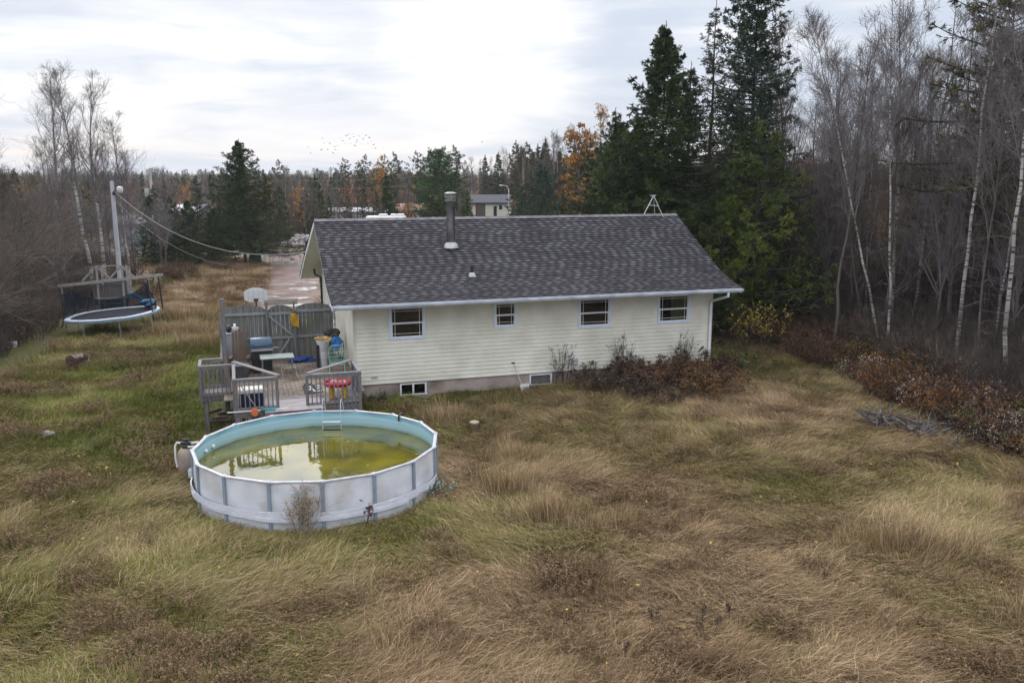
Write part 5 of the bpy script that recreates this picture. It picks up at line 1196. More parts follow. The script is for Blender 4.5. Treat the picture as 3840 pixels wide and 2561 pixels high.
gneed_b = leafmat('blue_spruce_needles', [(.017, .038, .026), (.036, .070, .042), (.068, .120, .068)], objvar=.12)
gneed_y = leafmat('pine_needles', [(.028, .045, .010), (.070, .105, .022), (.15, .185, .036)], objvar=.1)
gneed_o = leafmat('olive_needles', [(.0238, .0289, .0170), (.0510, .0578, .0272), (.0884, .0884, .0374)], objvar=.15)
gneed_br = leafmat('brown_needles', [(.040, .034, .018), (.085, .072, .032), (.14, .125, .05)], objvar=.1)
TPW = .80
def conifer(seed, h, br, z0=.06, nb=240, per=13, per2=3, K=9, ln=.11, w_=.022, mat=None, power=.85, droop=.22, tip=.35, irr=.25, bm=None, lean=(0, 0), shell=0, bulge=0, wood=True, wig=.008, lmin=.15):
    rng = RS(seed); tp = trunk_path(rng, h, lean, wig, 12); tr_ = (max(.05, h*.0115)*np.linspace(1, .06, 12))[None]
    V, F = tubes(tp, tr_, 7); trunk = npmesh('trunk', V, [F], bm or bark_d, smooth=True)
    t = z0+(0.965-z0)*(1-(1-(np.arange(nb)+rng.rand(nb))/nb)**TPW);  az = np.arange(nb)*2.39996+rng.randn(nb)*.4
    s = t*11; i = np.minimum(s.astype(int), 10); f = (s-i)[:, None]; base = tp[0, i]*(1-f)+tp[0, i+1]*f
    ph = rng.uniform(0, 6, 3); clump = 1+irr*np.sin(az*2+ph[0]+t*9)*.6+irr*rng.randn(nb)*.5
    prof_ = np.clip((1-t), 0, 1)**power*(1-bulge*np.exp(-((t-z0)/.12)**2)); ln_ = np.maximum(br*prof_*np.clip(clump, .35, 1.6)*np.interp(t, [0, .86, 1], [1, 1, .55]), lmin*(.6+rng.rand(nb)*.8)*(1+ (1-t)*2))
    P = 6; pts = np.zeros((nb, P, 3)); pts[:, 0] = base; p = base; a0 = np.interp(t, [0, .5, .9, 1], [-droop, -droop*.4, .35, 1.1]); 
    for k in range(1, P):
        al = a0+tip*(k/(P-1))**2-.12*np.sin(k/(P-1)*3.1)*(t < .7)
        az = az+rng.randn(nb)*.06; d = np.stack([np.cos(az)*np.cos(al), np.sin(az)*np.cos(al), np.sin(al)], 1); p = p+d*(ln_/(P-1))[:, None]; pts[:, k] = p
    rad = (np.maximum(.006, .010*ln_)[:, None]*np.linspace(1.6, .5, P)[None])
    S1, r1 = grow(rng, pts, rad, per, .12+shell*.4, .98, 58, lambda tt, pl, q: pl*.42*(1.08-tt)*(.55+q*.8)+.09, 4, wob=.08, up=.0, rr=.5)
    S1[:, :, 2] = S1[:, :1, 2]+(S1[:, :, 2]-S1[:, :1, 2])*.45-.05*np.linspace(0, 1, 4)[None]*np.linalg.norm(S1[:, -1]-S1[:, 0], axis=1)[:, None]
    A = Acc(); vb = np.repeat(rng.rand(nb), per)
    if per2:
        S2, r2 = grow(rng, S1, r1, per2, .1, .95, 50, lambda tt, pl, q: pl*.5*(1.1-tt)*(.5+q)+.05, 3, wob=.1, up=.02); needles(A, rng, S2, K, ln, w_, .55, vbase=np.repeat(vb, per2))
    needles(A, rng, S1, int(K*1.5), ln, w_, .5, vbase=vb)
    top = tp[:, -2:]; needles(A, rng, np.repeat(top, 6, 0), 8, ln, w_, .5, vlo=.4, vhi=.9); needles(A, rng, pts[:, -3:], 6, ln, w_, .4, vbase=vb[::per])
    crown = A.mesh('crown', mat or gneed)
    br_ = None
    if wood: V, F = tubes(pts, rad, 3); br_ = npmesh('branches', V, [F], bm or bark_d)
    return trunk, crown, br_
CN = ('trunk', 'crown', 'branches')
def G(x, y): return gp(x, y, -.05)
# ---- the big conifers behind the house
put('spruce_tree', conifer(11, 18.8, 4.0, z0=.05, nb=360, per=15, per2=3, K=12, ln=.14, w_=.034, mat=gneed_b, power=.58, droop=.05, tip=.3, irr=.6), G(13.1, 50), label='tallest spruce, dense dark blue green, rising above the roof ridge right end', names=CN)
put('spruce_tree', conifer(12, 16.8, 3.1, z0=.12, nb=150, per=11, per2=2, K=7, ln=.12, w_=.024, mat=gneed_o, power=.7, droop=.2, tip=.6, irr=.6), G(10.4, 48), label='thin see-through spruce with sparse branches, left of the tallest spruce', names=CN)
put('spruce_tree', conifer(13, 15.4, 5.3, z0=.03, nb=340, per=17, per2=3, K=12, ln=.14, w_=.036, mat=gneed, power=.82, droop=.25, tip=.6, irr=.55), G(7.5, 45.8), label='broad dense dark green spruce directly behind the roof', names=CN)
put('spruce_tree', conifer(14, 13.6, 3.2, z0=.03, nb=200, per=12, per2=3, K=7, ln=.13, w_=.028, mat=gneed_o, power=.75, droop=.25, tip=.6, irr=.6), G(9.1, 46.5), label='narrower olive spruce crowded against the broad dense spruce', names=CN)
put('spruce_tree', conifer(15, 12.2, 2.9, z0=.03, nb=180, per=12, per2=2, K=7, ln=.15, w_=.032, mat=gneed, power=.7, droop=.2, tip=.5, irr=.35), G(6.8, 60), label='smaller spruce peeking out left of the broad dense spruce', names=CN)
put('spruce_tree', conifer(16, 9.8, 3.6, z0=.03, nb=190, per=12, per2=2, K=7, ln=.13, w_=.03, mat=gneed, power=.6, droop=.15, tip=.3, irr=.4), G(5.2, 52), label='low dark spruce just behind the roof ridge below the smaller spruce', names=CN)
put('spruce_tree', conifer(23, 11.0, 3.6, z0=.03, nb=210, per=13, per2=3, K=9, ln=.14, w_=.034, mat=gneed, power=.7, droop=.2, tip=.5, irr=.5), G(5.9, 49), label='mid height dense spruce overlapping the left side of the broad dense spruce', names=CN)
put('spruce_tree', conifer(24, 10.8, 3.9, z0=.03, nb=230, per=14, per2=3, K=10, ln=.14, w_=.035, mat=gneed, power=.75, droop=.2, tip=.5, irr=.5), G(6.5, 47.2), label='dense green spruce just left of the broad one, its top slightly lower', names=CN)
put('pine_tree', conifer(17, 10.2, 3.1, z0=.10, nb=120, per=9, per2=3, K=10, ln=.16, w_=.03, mat=gneed_y, power=.5, droop=-.15, tip=.9, irr=.7, shell=.6), G(11.6, 42.6), label='yellow green bushy young pine behind the right roof corner', names=CN)
put('pine_tree', conifer(18, 7.2, 2.6, z0=.08, nb=90, per=9, per2=3, K=9, ln=.16, w_=.03, mat=gneed_y, power=.5, droop=-.1, tip=.9, irr=.7, shell=.6), G(10.1, 42.6), label='smaller yellow green pine close to the right end of the roof', names=CN)
put('pine_tree', conifer(19, 6.6, 2.4, z0=.1, nb=90, per=8, per2=2, K=8, ln=.14, w_=.028, mat=gneed_o, power=.45, droop=.1, tip=.6, irr=.7), G(13.6, 43.5), label='scraggly olive pine between the bushy young pine and the bare wood', names=CN)
put('fir_tree', conifer(20, 9.4, 2.6, z0=.05, nb=130, per=12, per2=2, K=8, ln=.13, w_=.03, mat=gneed, power=.6, droop=.05, tip=.2, irr=.4), G(12.2, 46.4), label='green fir below the tallest spruce, above the yellow green pine', names=CN)
put('spruce_tree', conifer(21, 16.4, 5.2, z0=.34, nb=170, per=13, per2=3, K=10, ln=.15, w_=.034, mat=gneed_br, power=.55, droop=.12, tip=.25, irr=.9, shell=.3), G(20.6, 38.5), label='big brownish green open crowned spruce at the far right edge', names=CN)
put('spruce_tree', conifer(22, 13.5, 4.2, z0=.3, nb=110, per=12, per2=3, K=8, ln=.14, w_=.028, mat=gneed_br, power=.5, droop=.1, tip=.25, irr=.9, shell=.3), G(23.5, 42), label='second brownish spruce half hidden behind the open crowned one at the right', names=CN)
# ---- the spruces along the road
put('spruce_tree', conifer(31, 11.2, 4.6, z0=.10, nb=230, per=13, per2=3, K=7, ln=.17, w_=.042, mat=gneed, power=.8, droop=.05, tip=.3, irr=.5), G(-24.3, 81), label='large solitary olive green spruce beside the driveway mouth', names=CN)
sp4 = conifer(32, 6.3, 2.7, z0=.08, nb=130, per=11, per2=2, K=6, ln=.15, w_=.04, mat=gneed, power=.8, droop=.1, tip=.2, irr=.3)
for i, (x, y, s, la) in enumerate(((-33.0, 81.5, 1.0, 'leftmost of the small dark spruces in a row by the road'), (-31.1, 81.6, .98, 'second from the left of the small dark spruces in a row by the road'), (-29.4, 81.4, .93, 'third from the left of the small dark spruces in a row by the road'), (-27.4, 82, .80, 'lowest small dark spruce in the row, next to the large solitary spruce'))):
    put('small_spruce', sp4, G(x, y), rz=i*1.7, s=s, label=la, names=CN, group='small dark spruces in a row by the road')
put('spruce_tree', conifer(33, 11.0, 4.9, z0=.02, nb=200, per=12, per2=2, K=8, ln=.2, w_=.05, mat=leafmat('bright_green_needles', [(.0170, .0442, .0136), (.0374, .0884, .0238), (.0680, .1445, .0374)]), power=.45, droop=.0, tip=.5, irr=.35), G(-8.6, 108), label='wide bright green pine across the road, left of the stovepipe', names=CN)
put('spruce_tree', conifer(34, 9.0, 4.4, z0=.02, nb=180, per=12, per2=2, K=7, ln=.17, w_=.042, mat=gneed_b, power=.55, droop=.05, tip=.3, irr=.4), G(3.0, 88), label='round topped bluish spruce above the middle of the roof ridge', names=CN)
orange = leafmat('orange_leaves', [(.20, .08, .02), (.42, .19, .03), (.55, .30, .06)], objvar=.1)
put('larch_tree', bare_tree(41, 12.4, .16, nl=34, n2=7, n3=4, n4=0, t0=.12, ang=55, spread=.24, up=.05, lf=(6500, .14, orange)), G(6.6, 88), label='orange leaved tree glowing left of the dark spruces')
put('birch_tree', bare_tree(42, 13.5, .12, nl=28, n2=7, n3=4, n4=0, t0=.25, ang=35, spread=.22, up=.1, lf=(1800, .12, orange)), G(8.2, 84), label='taller bare tree with few orange leaves behind the orange leaved tree')
put('birch_tree', bare_tree(43, 9.5, .12, nl=26, n2=7, n3=4, n4=0, t0=.15, ang=45, spread=.26, up=.1, lf=(2200, .14, orange)), G(-17.0, 118), label='rusty orange tree across the road left of the bright green pine')
# ---- left birches
PB = [bare_tree(50+i, h, r, nl=24, n2=8, n3=5, n4=2, t0=.34, ang=30, spread=.27, up=.12, lean=le, bm=birchm, tm=twig_p, wob=.03) for i, (h, r, le) in enumerate(((15.6, .15, (-1.6, 0)), (15.0, .14, (.2, .3)), (16.5, .17, (.6, 0))))]
for i, (x, y, k, s, rz, la) in enumerate(((-26.8, 57, 0, .93, 0, 'leaning white birch, leftmost of the group behind the trampoline'), (-27.0, 58.5, 1, .93, .5, 'straight white birch in the middle of the group behind the trampoline'), (-26.2, 60.5, 1, .78, 2, 'shortest white birch of the group, nearest the utility pole'), (-30.5, 60, 2, .86, 1.2, 'forked birch half hidden at the left of the group behind the trampoline'))):
    put('birch_tree', PB[k], G(x, y), rz=rz, s=s, label=la)
# ---- right birches at measured places
RB = [((17.7, 31.2), 16.5, .125, (-.3, .2), 'thickest white birch at the far right edge of the wood'), ((17.4, 34.0), 17, .12, (.5, .2), 'white birch second from the far right edge'), ((17.6, 32.9), 13, .07, (.7, .2), 'thin grey stemmed birch between the two rightmost white birches'),
      ((15.75, 36.2), 15.5, .09, (-1.0, .2), 'slim white birch, right of the twin leaning ones'), ((15.9, 37.6), 14, .09, (-3.2, .5), 'strongly left leaning white birch in the middle of the wood edge'), ((16.6, 41.3), 14.5, .09, (-3.0, 0), 'left leaning grey birch behind the strongly leaning one'),
      ((14.3, 38.9), 13.5, .12, (.9, .3), 'thick grey trunk leaning right at the wood edge'), ((19.6, 42.8), 17, .12, (1.0, .3), 'pale birch set back in the wood, left of the second one from the edge'), ((18.4, 42.1), 17.5, .13, (-.8, .3), 'tall white trunked birch set back behind the slim one'), ((17.6, 41.2), 16, .08, (.2, .3), 'thin white birch right beside the tall white trunked one')]
for i, ((x, y), h, r, le, la) in enumerate(RB):
    put('birch_tree', bare_tree(60+i, h, r*.7, nl=20, n2=7, n3=5, n4=2, t0=.42, ang=28, spread=.24, up=.13, lean=le, bm=birchm if i not in (2, 5, 6) else bark, tm=twig_p, wob=.022, low=6), G(x, y), label=la)
# ---- the bare wood
BT = [bare_tree(80+i, 15.5, .11, nl=24, n2=8, n3=5, n4=2, t0=.22, ang=30, spread=.30, up=.15, lean=(rr_, -rr_), bm=bark, tm=(twig_p, twig)[i % 2], low=10, wob=.025) for i, rr_ in enumerate((.5, -.6, .2, 1.0))]
rng = RS(77); placed = []
def scatter(n, fx, y0, y1, mind, tries=6000):
    out = []
    for _ in range(tries):
        y = rng.uniform(y0, y1); a, c = fx(y); 
        if c <= a: continue
        x = rng.uniform(a, c)
        if all((x-p[0])**2+(y-p[1])**2 > mind**2 for p in placed): placed.append((x, y)); out.append((x, y))
        if len(out) >= n: break
    return out
placed += [p[0] for p in RB]+[(13.1, 50), (10.4, 48), (7.5, 45.8)]
bnd = lambda y: float(np.interp(y, [10, 24, 27, 33, 39, 44, 52, 60, 90], [21, 17.5, 16.5, 15.2, 14.6, 14.8, 15.5, 13, 14]))
for i, (x, y) in enumerate([(14.6, 47.5), (15.6, 50), (14.9, 52.5), (16.6, 47.8), (16.2, 45.6), (17.8, 51), (14.2, 56), (18.3, 46.5), (16.9, 54.5)]+scatter(28, lambda y: (bnd(y)+.3, .60*y+3), 29, 56, 1.35)+scatter(14, lambda y: (bnd(y)+.5, .60*y+2), 56, 86, 2.4)):
    put('bare_tree', BT[rng.randint(4)], G(x, y), rz=rng.uniform(0, 6.28), s=rng.uniform(.6, 1.0), label='leafless grey tree in the dense bare wood right of the house', group='leafless trees in the wood right of the house')
for i, (x, y) in enumerate(scatter(30, lambda y: (-.62*y-3, -25.5-.12*(y-50)), 50, 79, 2.4)):
    put('bare_tree', BT[rng.randint(4)], G(x, y), rz=rng.uniform(0, 6.28), s=rng.uniform(.42, .64), label='leafless small tree in the brown thicket left of the utility pole', group='leafless trees in the thicket on the left')
BS = [bare_tree(140+i, 14.5, .05, nl=14, n2=6, n3=4, n4=2, t0=.45, ang=28, spread=.2, up=.14, lean=(l_, .2), bm=birchm, tm=twig_p, wob=.022, low=4) for i, l_ in enumerate((-.5, .6, 1.2))]
for i, (x, y) in enumerate(scatter(15, lambda y: (bnd(y)+.2, bnd(y)+9), 31, 50, 1.3)):
    put('birch_tree', BS[i % 3], G(x, y), rz=rng.uniform(-.5, .5), s=rng.uniform(.75, 1.1), label='slim pale birch stem among the leafless trees right of the house', group='slim birches in the wood right of the house')
for (x, y, h_) in ((29.6, 62, 1.0), (21.8, 66, .95), (34.5, 58, .8), (26.5, 64, .8)):
    put('orange_tree', bare_tree(int(x), 9.0, .1, nl=22, n2=6, n3=4, n4=0, t0=.12, ang=40, spread=.3, up=.12, lf=(2200, .15, orange)), G(x, y), s=h_, label='orange leaved tree glowing through the leafless wood right of the house', group='orange trees in the wood right of the house')
# near branches reaching in from the left edge
put('bare_tree', bare_tree(95, 9.5, .16, nl=30, n2=9, n3=6, n4=2, t0=.15, ang=62, spread=.5, up=.04, lean=(.8, 0), tm=twig, wob=.04), G(-24.6, 39.2), label='sprawling grey bare tree reaching in from the left edge, low wide branches')
put('bare_tree', bare_tree(96, 13.5, .17, nl=20, n2=8, n3=6, n4=2, t0=.3, ang=60, spread=.36, up=.06, lean=(.6, 0), tm=twig, wob=.04), G(-26.5, 43.5), label='taller bare tree at the left edge whose branch tips cross the sky')
put('bare_tree', bare_tree(97, 7.5, .12, nl=34, n2=9, n3=6, n4=2, t0=.08, ang=60, spread=.5, up=.08, lean=(.4, 0), tm=twig, wob=.05), G(-28.2, 49.0), label='low many branched bare tree behind the sprawling one at the left edge')
# ---- beyond the road: individual trees
cf = [conifer(101, 10, 2.2, z0=.05, nb=90, per=9, per2=0, K=9, ln=.3, w_=.085, mat=gneed, power=.8, wood=False), conifer(102, 11, 1.7, z0=.25, nb=60, per=8, per2=0, K=9, ln=.3, w_=.085, mat=gneed_o, power=.55, irr=.7, wood=False), conifer(103, 12, 2.6, z0=.5, nb=46, per=8, per2=0, K=9, ln=.32, w_=.09, mat=gneed_br, power=.35, irr=.9, shell=.3, wood=False, bm=bark)]
bf = [bare_tree(111, 10.5, .12, nl=20, n2=7, n3=4, n4=0, t0=.2, ang=35, spread=.28, up=.12, bm=birchm, tm=twig), bare_tree(112, 9.5, .12, nl=22, n2=7, n3=4, n4=0, t0=.15, ang=40, spread=.3, up=.12, tm=twig), bare_tree(113, 8.5, .1, nl=20, n2=6, n3=4, n4=0, t0=.12, ang=40, spread=.3, up=.12, lf=(800, .16, orange))]
lab5 = ('dark pointed spruce in the wood across the road', 'slim olive spruce in the wood across the road', 'tall pine with a high open crown across the road', 'pale barked bare birch in the wood across the road', 'grey leafless tree in the wood across the road', 'low tree with scattered orange leaves across the road')
HX = [(-3.8, 168, 6), (-47.5, 130, 6), (-40.3, 92, 5), (-23.5, 138, 4), (-14, 131, 6), (-16, 99, 7)]
def clearline(x, y): return (y > 168) | (np.abs(x+3.7*y/165) > 4.2*y/165)
def okfar(x, y): return bool(clearline(x, y)) and all(abs(x-a) > r*.75 or y > b+3 for a, b, r in HX) and not (-9 < x < 2 and y < 170)
for n_, y0, y1, wl, wr, md in ((26, 100, 124, -34, -10, 2.6), (40, 124, 165, -40, 12, 3.2), (20, 96, 140, 8, 26, 2.6), (22, 98, 130, -72, -48, 3.2)):
    for (x, y) in scatter(n_, lambda y: (wl*y/110, wr*y/110), y0, y1, md, 4000):
        if not okfar(x, y): continue
        q = rng.rand(); k = 0 if q < .12 else 1 if q < .22 else 2 if q < .32 else 3 if q < .58 else 4 if q < .93 else 5
        if x > 5 and k > 2: k = rng.randint(0, 3)
        s = rng.uniform(.55, .85)*(1.3 if x > 5 else 1)*(1.0 if k < 3 else .95)
        nm = ('spruce_tree', 'spruce_tree', 'pine_tree', 'birch_tree', 'bare_tree', 'orange_tree')[k]
        put(nm, (cf+bf)[k], G(x, y), rz=rng.uniform(0, 6.28), s=s, label=lab5[k], group=lab5[k].replace(' in the wood', 's in the wood').replace('crown', 'crowns') if 0 else 'trees of one kind beyond the road: '+nm.replace('_', ' '), names=CN if k < 3 else ('trunk', 'crown', 'leaves'))
for i in range(30):   # trees rising towards the big spruces
    x = 1.0+13*rng.rand(); y = rng.uniform(112, 152); k = (0, 1, 2, 4, 0, 3)[i % 6]; zt = 8.3+y/2040*float(np.interp(1175+2040*x/y, [1180, 1260, 1350, 1420], [45, 75, 85, 95]))*rng.uniform(.6, 1.1)
    if not clearline(x, y): continue
    put(('spruce_tree', 'spruce_tree', 'pine_tree', 'birch_tree', 'bare_tree')[k], (cf+bf)[k], G(x, y), rz=rng.uniform(0, 6.28), s=zt/(10, 11, 12, 10.5, 9.5)[k], label=lab5[k], group='trees of one kind beyond the road: '+('spruce tree', 'spruce tree', 'pine tree', 'birch tree', 'bare tree')[k], names=CN if k < 3 else ('trunk', 'crown', 'leaves'))
for i, (x, y, s, k) in enumerate(((-6.4, 178, 1.05, 4), (-4.4, 180, 1.1, 4), (-2.6, 179, 1.2, 0), (-.8, 181, 1.25, 4), (.8, 178, 1.3, 1), (-8, 180, 1.0, 3), (-5.4, 184, 1.15, 0), (-1.7, 185, 1.3, 4))):
    put(('spruce_tree', 'spruce_tree', 0, 'birch_tree', 'bare_tree')[k], (cf+bf)[k], G(x, y), rz=i*1.3, s=s, label=lab5[k], group='trees of one kind beyond the road: '+('spruce tree', 'spruce tree', '', 'birch tree', 'bare tree')[k], names=CN if k < 3 else ('trunk', 'crown', 'leaves'))
# slim pines standing against the bright sky
for i, (x, y, s) in enumerate(((-13.0, 150, .98), (-15.8, 152, .95), (-19, 149, .93), (-21.5, 153, .9), (-11.3, 146, 1.0), (-24.5, 150, .9), (-28, 152, .86), (-9.2, 150, 1.02))):
    put('pine_tree', cf[2], G(x, y), rz=i*1.3, s=s, label=lab5[2], group='trees of one kind beyond the road: pine tree', names=CN)
# ---- far forest (one mass)
def far_mesh(k, src):
    Vs, Fs = [], []
    return src
def joined(name, meshes):
    """one template mesh out of trunk and crown"""
    import bmesh
    bm = bmesh.new(); mats = []
    for me in meshes:
        if me is None: continue
        n0 = len(bm.faces); bm.from_mesh(me); bm.faces.ensure_lookup_table()
        if me.materials[0] not in mats: mats.append(me.materials[0])
        mi = mats.index(me.materials[0])
        for f in bm.faces[n0:]: f.material_index = mi
    out = bpy.data.meshes.new(name); bm.to_mesh(out); bm.free()
    for m_ in mats: out.materials.append(m_)
    return out
fcol = bpy.data.collections.new('forest_source')
lowc = [conifer(121, 11, 2.1, z0=.05, nb=46, per=6, per2=0, K=7, ln=.5, w_=.16, mat=gneed, power=.8, wood=False), conifer(122, 10, 2.0, z0=.15, nb=40, per=6, per2=0, K=7, ln=.5, w_=.16, mat=gneed_o, power=.6, irr=.6, wood=False), conifer(123, 12, 2.6, z0=.5, nb=30, per=6, per2=0, K=7, ln=.5, w_=.16, mat=gneed_br, power=.35, irr=.9, wood=False)]
lowb = [bare_tree(131, 10, .14, nl=18, n2=6, n3=4, n4=0, t0=.2, ang=35, spread=.28, tm=twig_p), bare_tree(132, 9.5, .14, nl=18, n2=6, n3=4, n4=0, t0=.15, ang=40, spread=.3, tm=twig), bare_tree(133, 9, .12, nl=14, n2=5, n3=3, n4=0, t0=.12, ang=40, spread=.3, lf=(300, .3, orange))]
for i, m_ in enumerate(lowc+lowb): fcol.objects.link(bpy.data.objects.new('forest_%02d' % i, joined('forest_%02d' % i, m_)))
rng = RS(5); P_, I_, S_ = [], [], []
for (n_, y0, y1) in ((1000, 168, 260), (1100, 260, 430), (1500, 430, 760)):
    yy = y0+(y1-y0)*rng.rand(n_); xx = (rng.rand(n_)*2-1)*(.66*yy)
    k = np.where(rng.rand(n_) < .30+.35*(xx > 0), rng.randint(0, 3, n_), rng.choice([3, 4, 4, 3, 5], n_)); P_.append(np.stack([xx, yy, 0*xx], 1)); I_.append(k)
    S_.append(rng.uniform(.7, 1.0, n_)*np.where(xx > 0, 1.15, .95)*np.interp(yy, [168, 430, 760], [.70, .86, 1.15])*np.where(k > 2, .95, 1)*np.where((xx > 0) & (yy < 430), 1.12, 1))
# right hand skyline wood and left thicket fillers
for (n_, x0, x1, y0, y1, s0, s1) in ((300, 16, 75, 70, 168, .5, .85), (260, -105, -34, 96, 168, .5, .8), (90, -62, -48, 70, 88, .4, .6), (140, 18, 50, 60, 100, .45, .75), (420, -34, 16, 100, 168, .45, .78)):
    xx = x0+(x1-x0)*rng.rand(n_); yy = y0+(y1-y0)*rng.rand(n_); k_ = (np.abs(xx) < .66*yy+6) & (np.abs(yy-91) > 6); xx, yy = xx[k_], yy[k_]
    P_.append(np.stack([xx, yy, 0*xx], 1)); I_.append(rng.choice([0, 1, 3, 4, 4, 3, 4, 5], len(xx))); S_.append(rng.uniform(s0, s1, len(xx)))
P_, I_, S_ = np.concatenate(P_), np.concatenate(I_), np.concatenate(S_)
hx = clearline(P_[:, 0], P_[:, 1])
for a, b_, r in HX: hx &= ~((np.abs(P_[:, 0]-a) < r) & (np.abs(P_[:, 1]-b_) < 7))
P_, I_, S_ = P_[hx], I_[hx], S_[hx]
inst_object('forest', P_, np.stack([0*S_, 0*S_, rng.rand(len(S_))*6.28], 1), np.stack([S_]*3, 1), I_, {}, fcol, 'far mixed forest of spruce and bare hardwood reaching the horizon')
# ---- undergrowth
def shrub(seed, nst, h, sp, nleaf, size, lm, sm_, per=5, per2=3, ang=30, flat=.3, topbias=0, lmn=None):
    rng = RS(seed); P = 6; az = rng.rand(nst)*6.28; r = sp*np.sqrt(rng.rand(nst))*.5; base = np.stack([r*np.cos(az), r*np.sin(az), 0*r-.05], 1); out = np.clip(rng.randn(nst)*.12+.22, 0, .7)*sp/h
    pts = np.zeros((nst, P, 3)); pts[:, 0] = base; p = base; d = nrm(np.stack([np.cos(az)*out*2, np.sin(az)*out*2, np.ones(nst)], 1)); hh = h*rng.uniform(.55, 1.1, nst)
    for k in range(1, P): d = nrm(d+.1*rng.randn(nst, 3)+np.array([0, 0, .05])); p = p+d*(hh/(P-1))[:, None]; pts[:, k] = p
    rd = np.full((nst, 1), .008+.004*h)*np.linspace(1, .4, P)[None]; A = Acc(); V, F = tubes(pts, rd, 3, .005); A.add(V, Q=F)
    S, r1 = grow(rng, pts, rd, per, .25, 1, ang, lambda t, pl, q: pl*.4*(1.1-t)*(.5+q)+.1, 4, wob=.14, up=.08); V, F = tubes(S, r1, 3, .004); A.add(V, Q=F); last = S
    if per2: S2, r2 = grow(rng, S, r1, per2, .2, 1, 38, lambda t, pl, q: pl*.5*(.5+q)+.06, 3, wob=.16, up=.05); V, F = tubes(S2, r2, 3, .0035); A.add(V, Q=F); last = S2
    stems = A.mesh('stems', sm_); leaf = None
    if nleaf:
        B = Acc(); i = rng.randint(0, len(last), nleaf); t = rng.rand(nleaf)[:, None]; j = rng.randint(0, last.shape[1]-1, nleaf); q = last[i, j]*(1-t)+last[i, j+1]*t+rng.randn(nleaf, 3)*.03
        if topbias: q = q[q[:, 2] > topbias*h*rng.rand(len(q))]
        cl = vnoise(q[:, 0]*3+seed, q[:, 1]*3+q[:, 2]*2, seed); leaves(B, rng, q, size, np.clip(cl+rng.uniform(-.25, .25, len(q)), 0, 1), flat); leaf = B.mesh('foliage', lm)
    return stems, leaf
stem_d = M('stems_dark', (.055, .042, .038), (.035, .028, .026), scale=4, rough=.9); stem_r = M('stems_red', (.10, .045, .035), (.06, .03, .025), scale=4, rough=.9)
Lred = leafmat('leaves_redbrown', [(.045, .028, .022), (.075, .044, .03), (.115, .062, .038), (.12, .085, .048)]); Lor = leafmat('leaves_rust', [(.07, .036, .016), (.15, .072, .024), (.24, .125, .036)]); Lol = leafmat('leaves_olive', [(.05, .05, .012), (.10, .10, .02), (.17, .15, .03)])
Lye = leafmat('leaves_yellow', [(.12, .09, .02), (.26, .20, .03), (.40, .31, .05)]); Lpa = leafmat('seed_fluff', [(.30, .25, .20), (.42, .36, .30), (.55, .50, .45)]); Lbr = leafmat('leaves_deadbrown', [(.05, .034, .024), (.10, .066, .045), (.17, .12, .09)])
Lgr = leafmat('leaves_green', [(.02, .035, .01), (.045, .075, .015), (.09, .12, .03)])
ucol = bpy.data.collections.new('undergrowth_source')
ut = [shrub(201, 26, 3.4, 2.2, 0, .1, None, stem_d, 7, 5), shrub(202, 24, 2.6, 2.0, 0, .1, None, twig, 7, 5), shrub(203, 26, 1.5, 1.5, 1500, .09, Lred, stem_r, 6, 3), shrub(204, 24, 1.4, 1.5, 1500, .09, Lor, stem_r, 6, 3), shrub(205, 26, 1.3, 1.4, 1400, .08, Lol, stem_d, 6, 3), shrub(206, 30, 1.4, 1.5, 900, .055, Lpa, stem_r, 5, 2, topbias=1.0), shrub(207, 26, 1.2, 1.4, 1300, .08, Lbr, stem_d, 6, 3)]
for i, m_ in enumerate(ut): ucol.objects.link(bpy.data.objects.new('under_%02d' % i, joined('under_%02d' % i, m_)))
P_, I_, S_ = [], [], []
def addu(x, y, k, s): P_.append((x, y, float(gz(x, y)))); I_.append(k); S_.append(s)
for _ in range(900):    # inside right wood
    y = rng.uniform(26, 80); x = rng.uniform(bnd(y)+.3, .62*y+4); addu(x, y, rng.choice([0, 1, 1, 6, 2]), rng.uniform(.45, .9)+.35*float(sm(y, 36, 60)))
for _ in range(260):     # left thicket
    y = rng.uniform(42, 84); x1_ = -23.5-.22*(y-42) if y < 70 else -34; x = rng.uniform(-.62*y-4, x1_); addu(x, y, rng.choice([1, 1, 6, 2, 0]), rng.uniform(.5, 1.0))
for _ in range(60):
    y = rng.uniform(36, 48); x = rng.uniform(-.62*y-2, -22.6-.25*(y-36)); addu(x, y, rng.choice([0, 1, 2, 6]), rng.uniform(.5, .9))
ed = lambda y: float(np.interp(y, [10, 20, 24, 27, 30, 33, 39, 44], [19.5, 17.2, 15.6, 14.4, 13.4, 13.2, 12.6, 11.6]))
for _ in range(420):    # hedge along the wood edge
    y = rng.uniform(17, 43) if rng.rand() < .8 else rng.uniform(19, 32); o_ = rng.rand()**1.4*2.9; x = ed(y)+.25+o_
    q = rng.rand()
    if y > 35: k = 4 if q < .5 else 2 if q < .75 else 6
    else: k = 2 if q < .18 else 3 if q < .30 else 6 if q < .68 else 5 if q < .93 else 4
    addu(x, y, k, rng.uniform(.38, .72)+.12*o_)
for _ in range(800):    # beyond the road and verge
    x = rng.uniform(-75, 30); y = rng.uniform(96.5, 150) ; 
    if okfar(x, y) : addu(x, y, rng.choice([1, 6, 6, 2, 3]), rng.uniform(.5, 1.1))
for _ in range(26): addu(rng.uniform(-29, -24.2), rng.uniform(58, 78), rng.choice([6, 6, 4, 2]), rng.uniform(.4, .7))
P_, I_, S_ = np.array(P_), np.array(I_), np.array(S_)
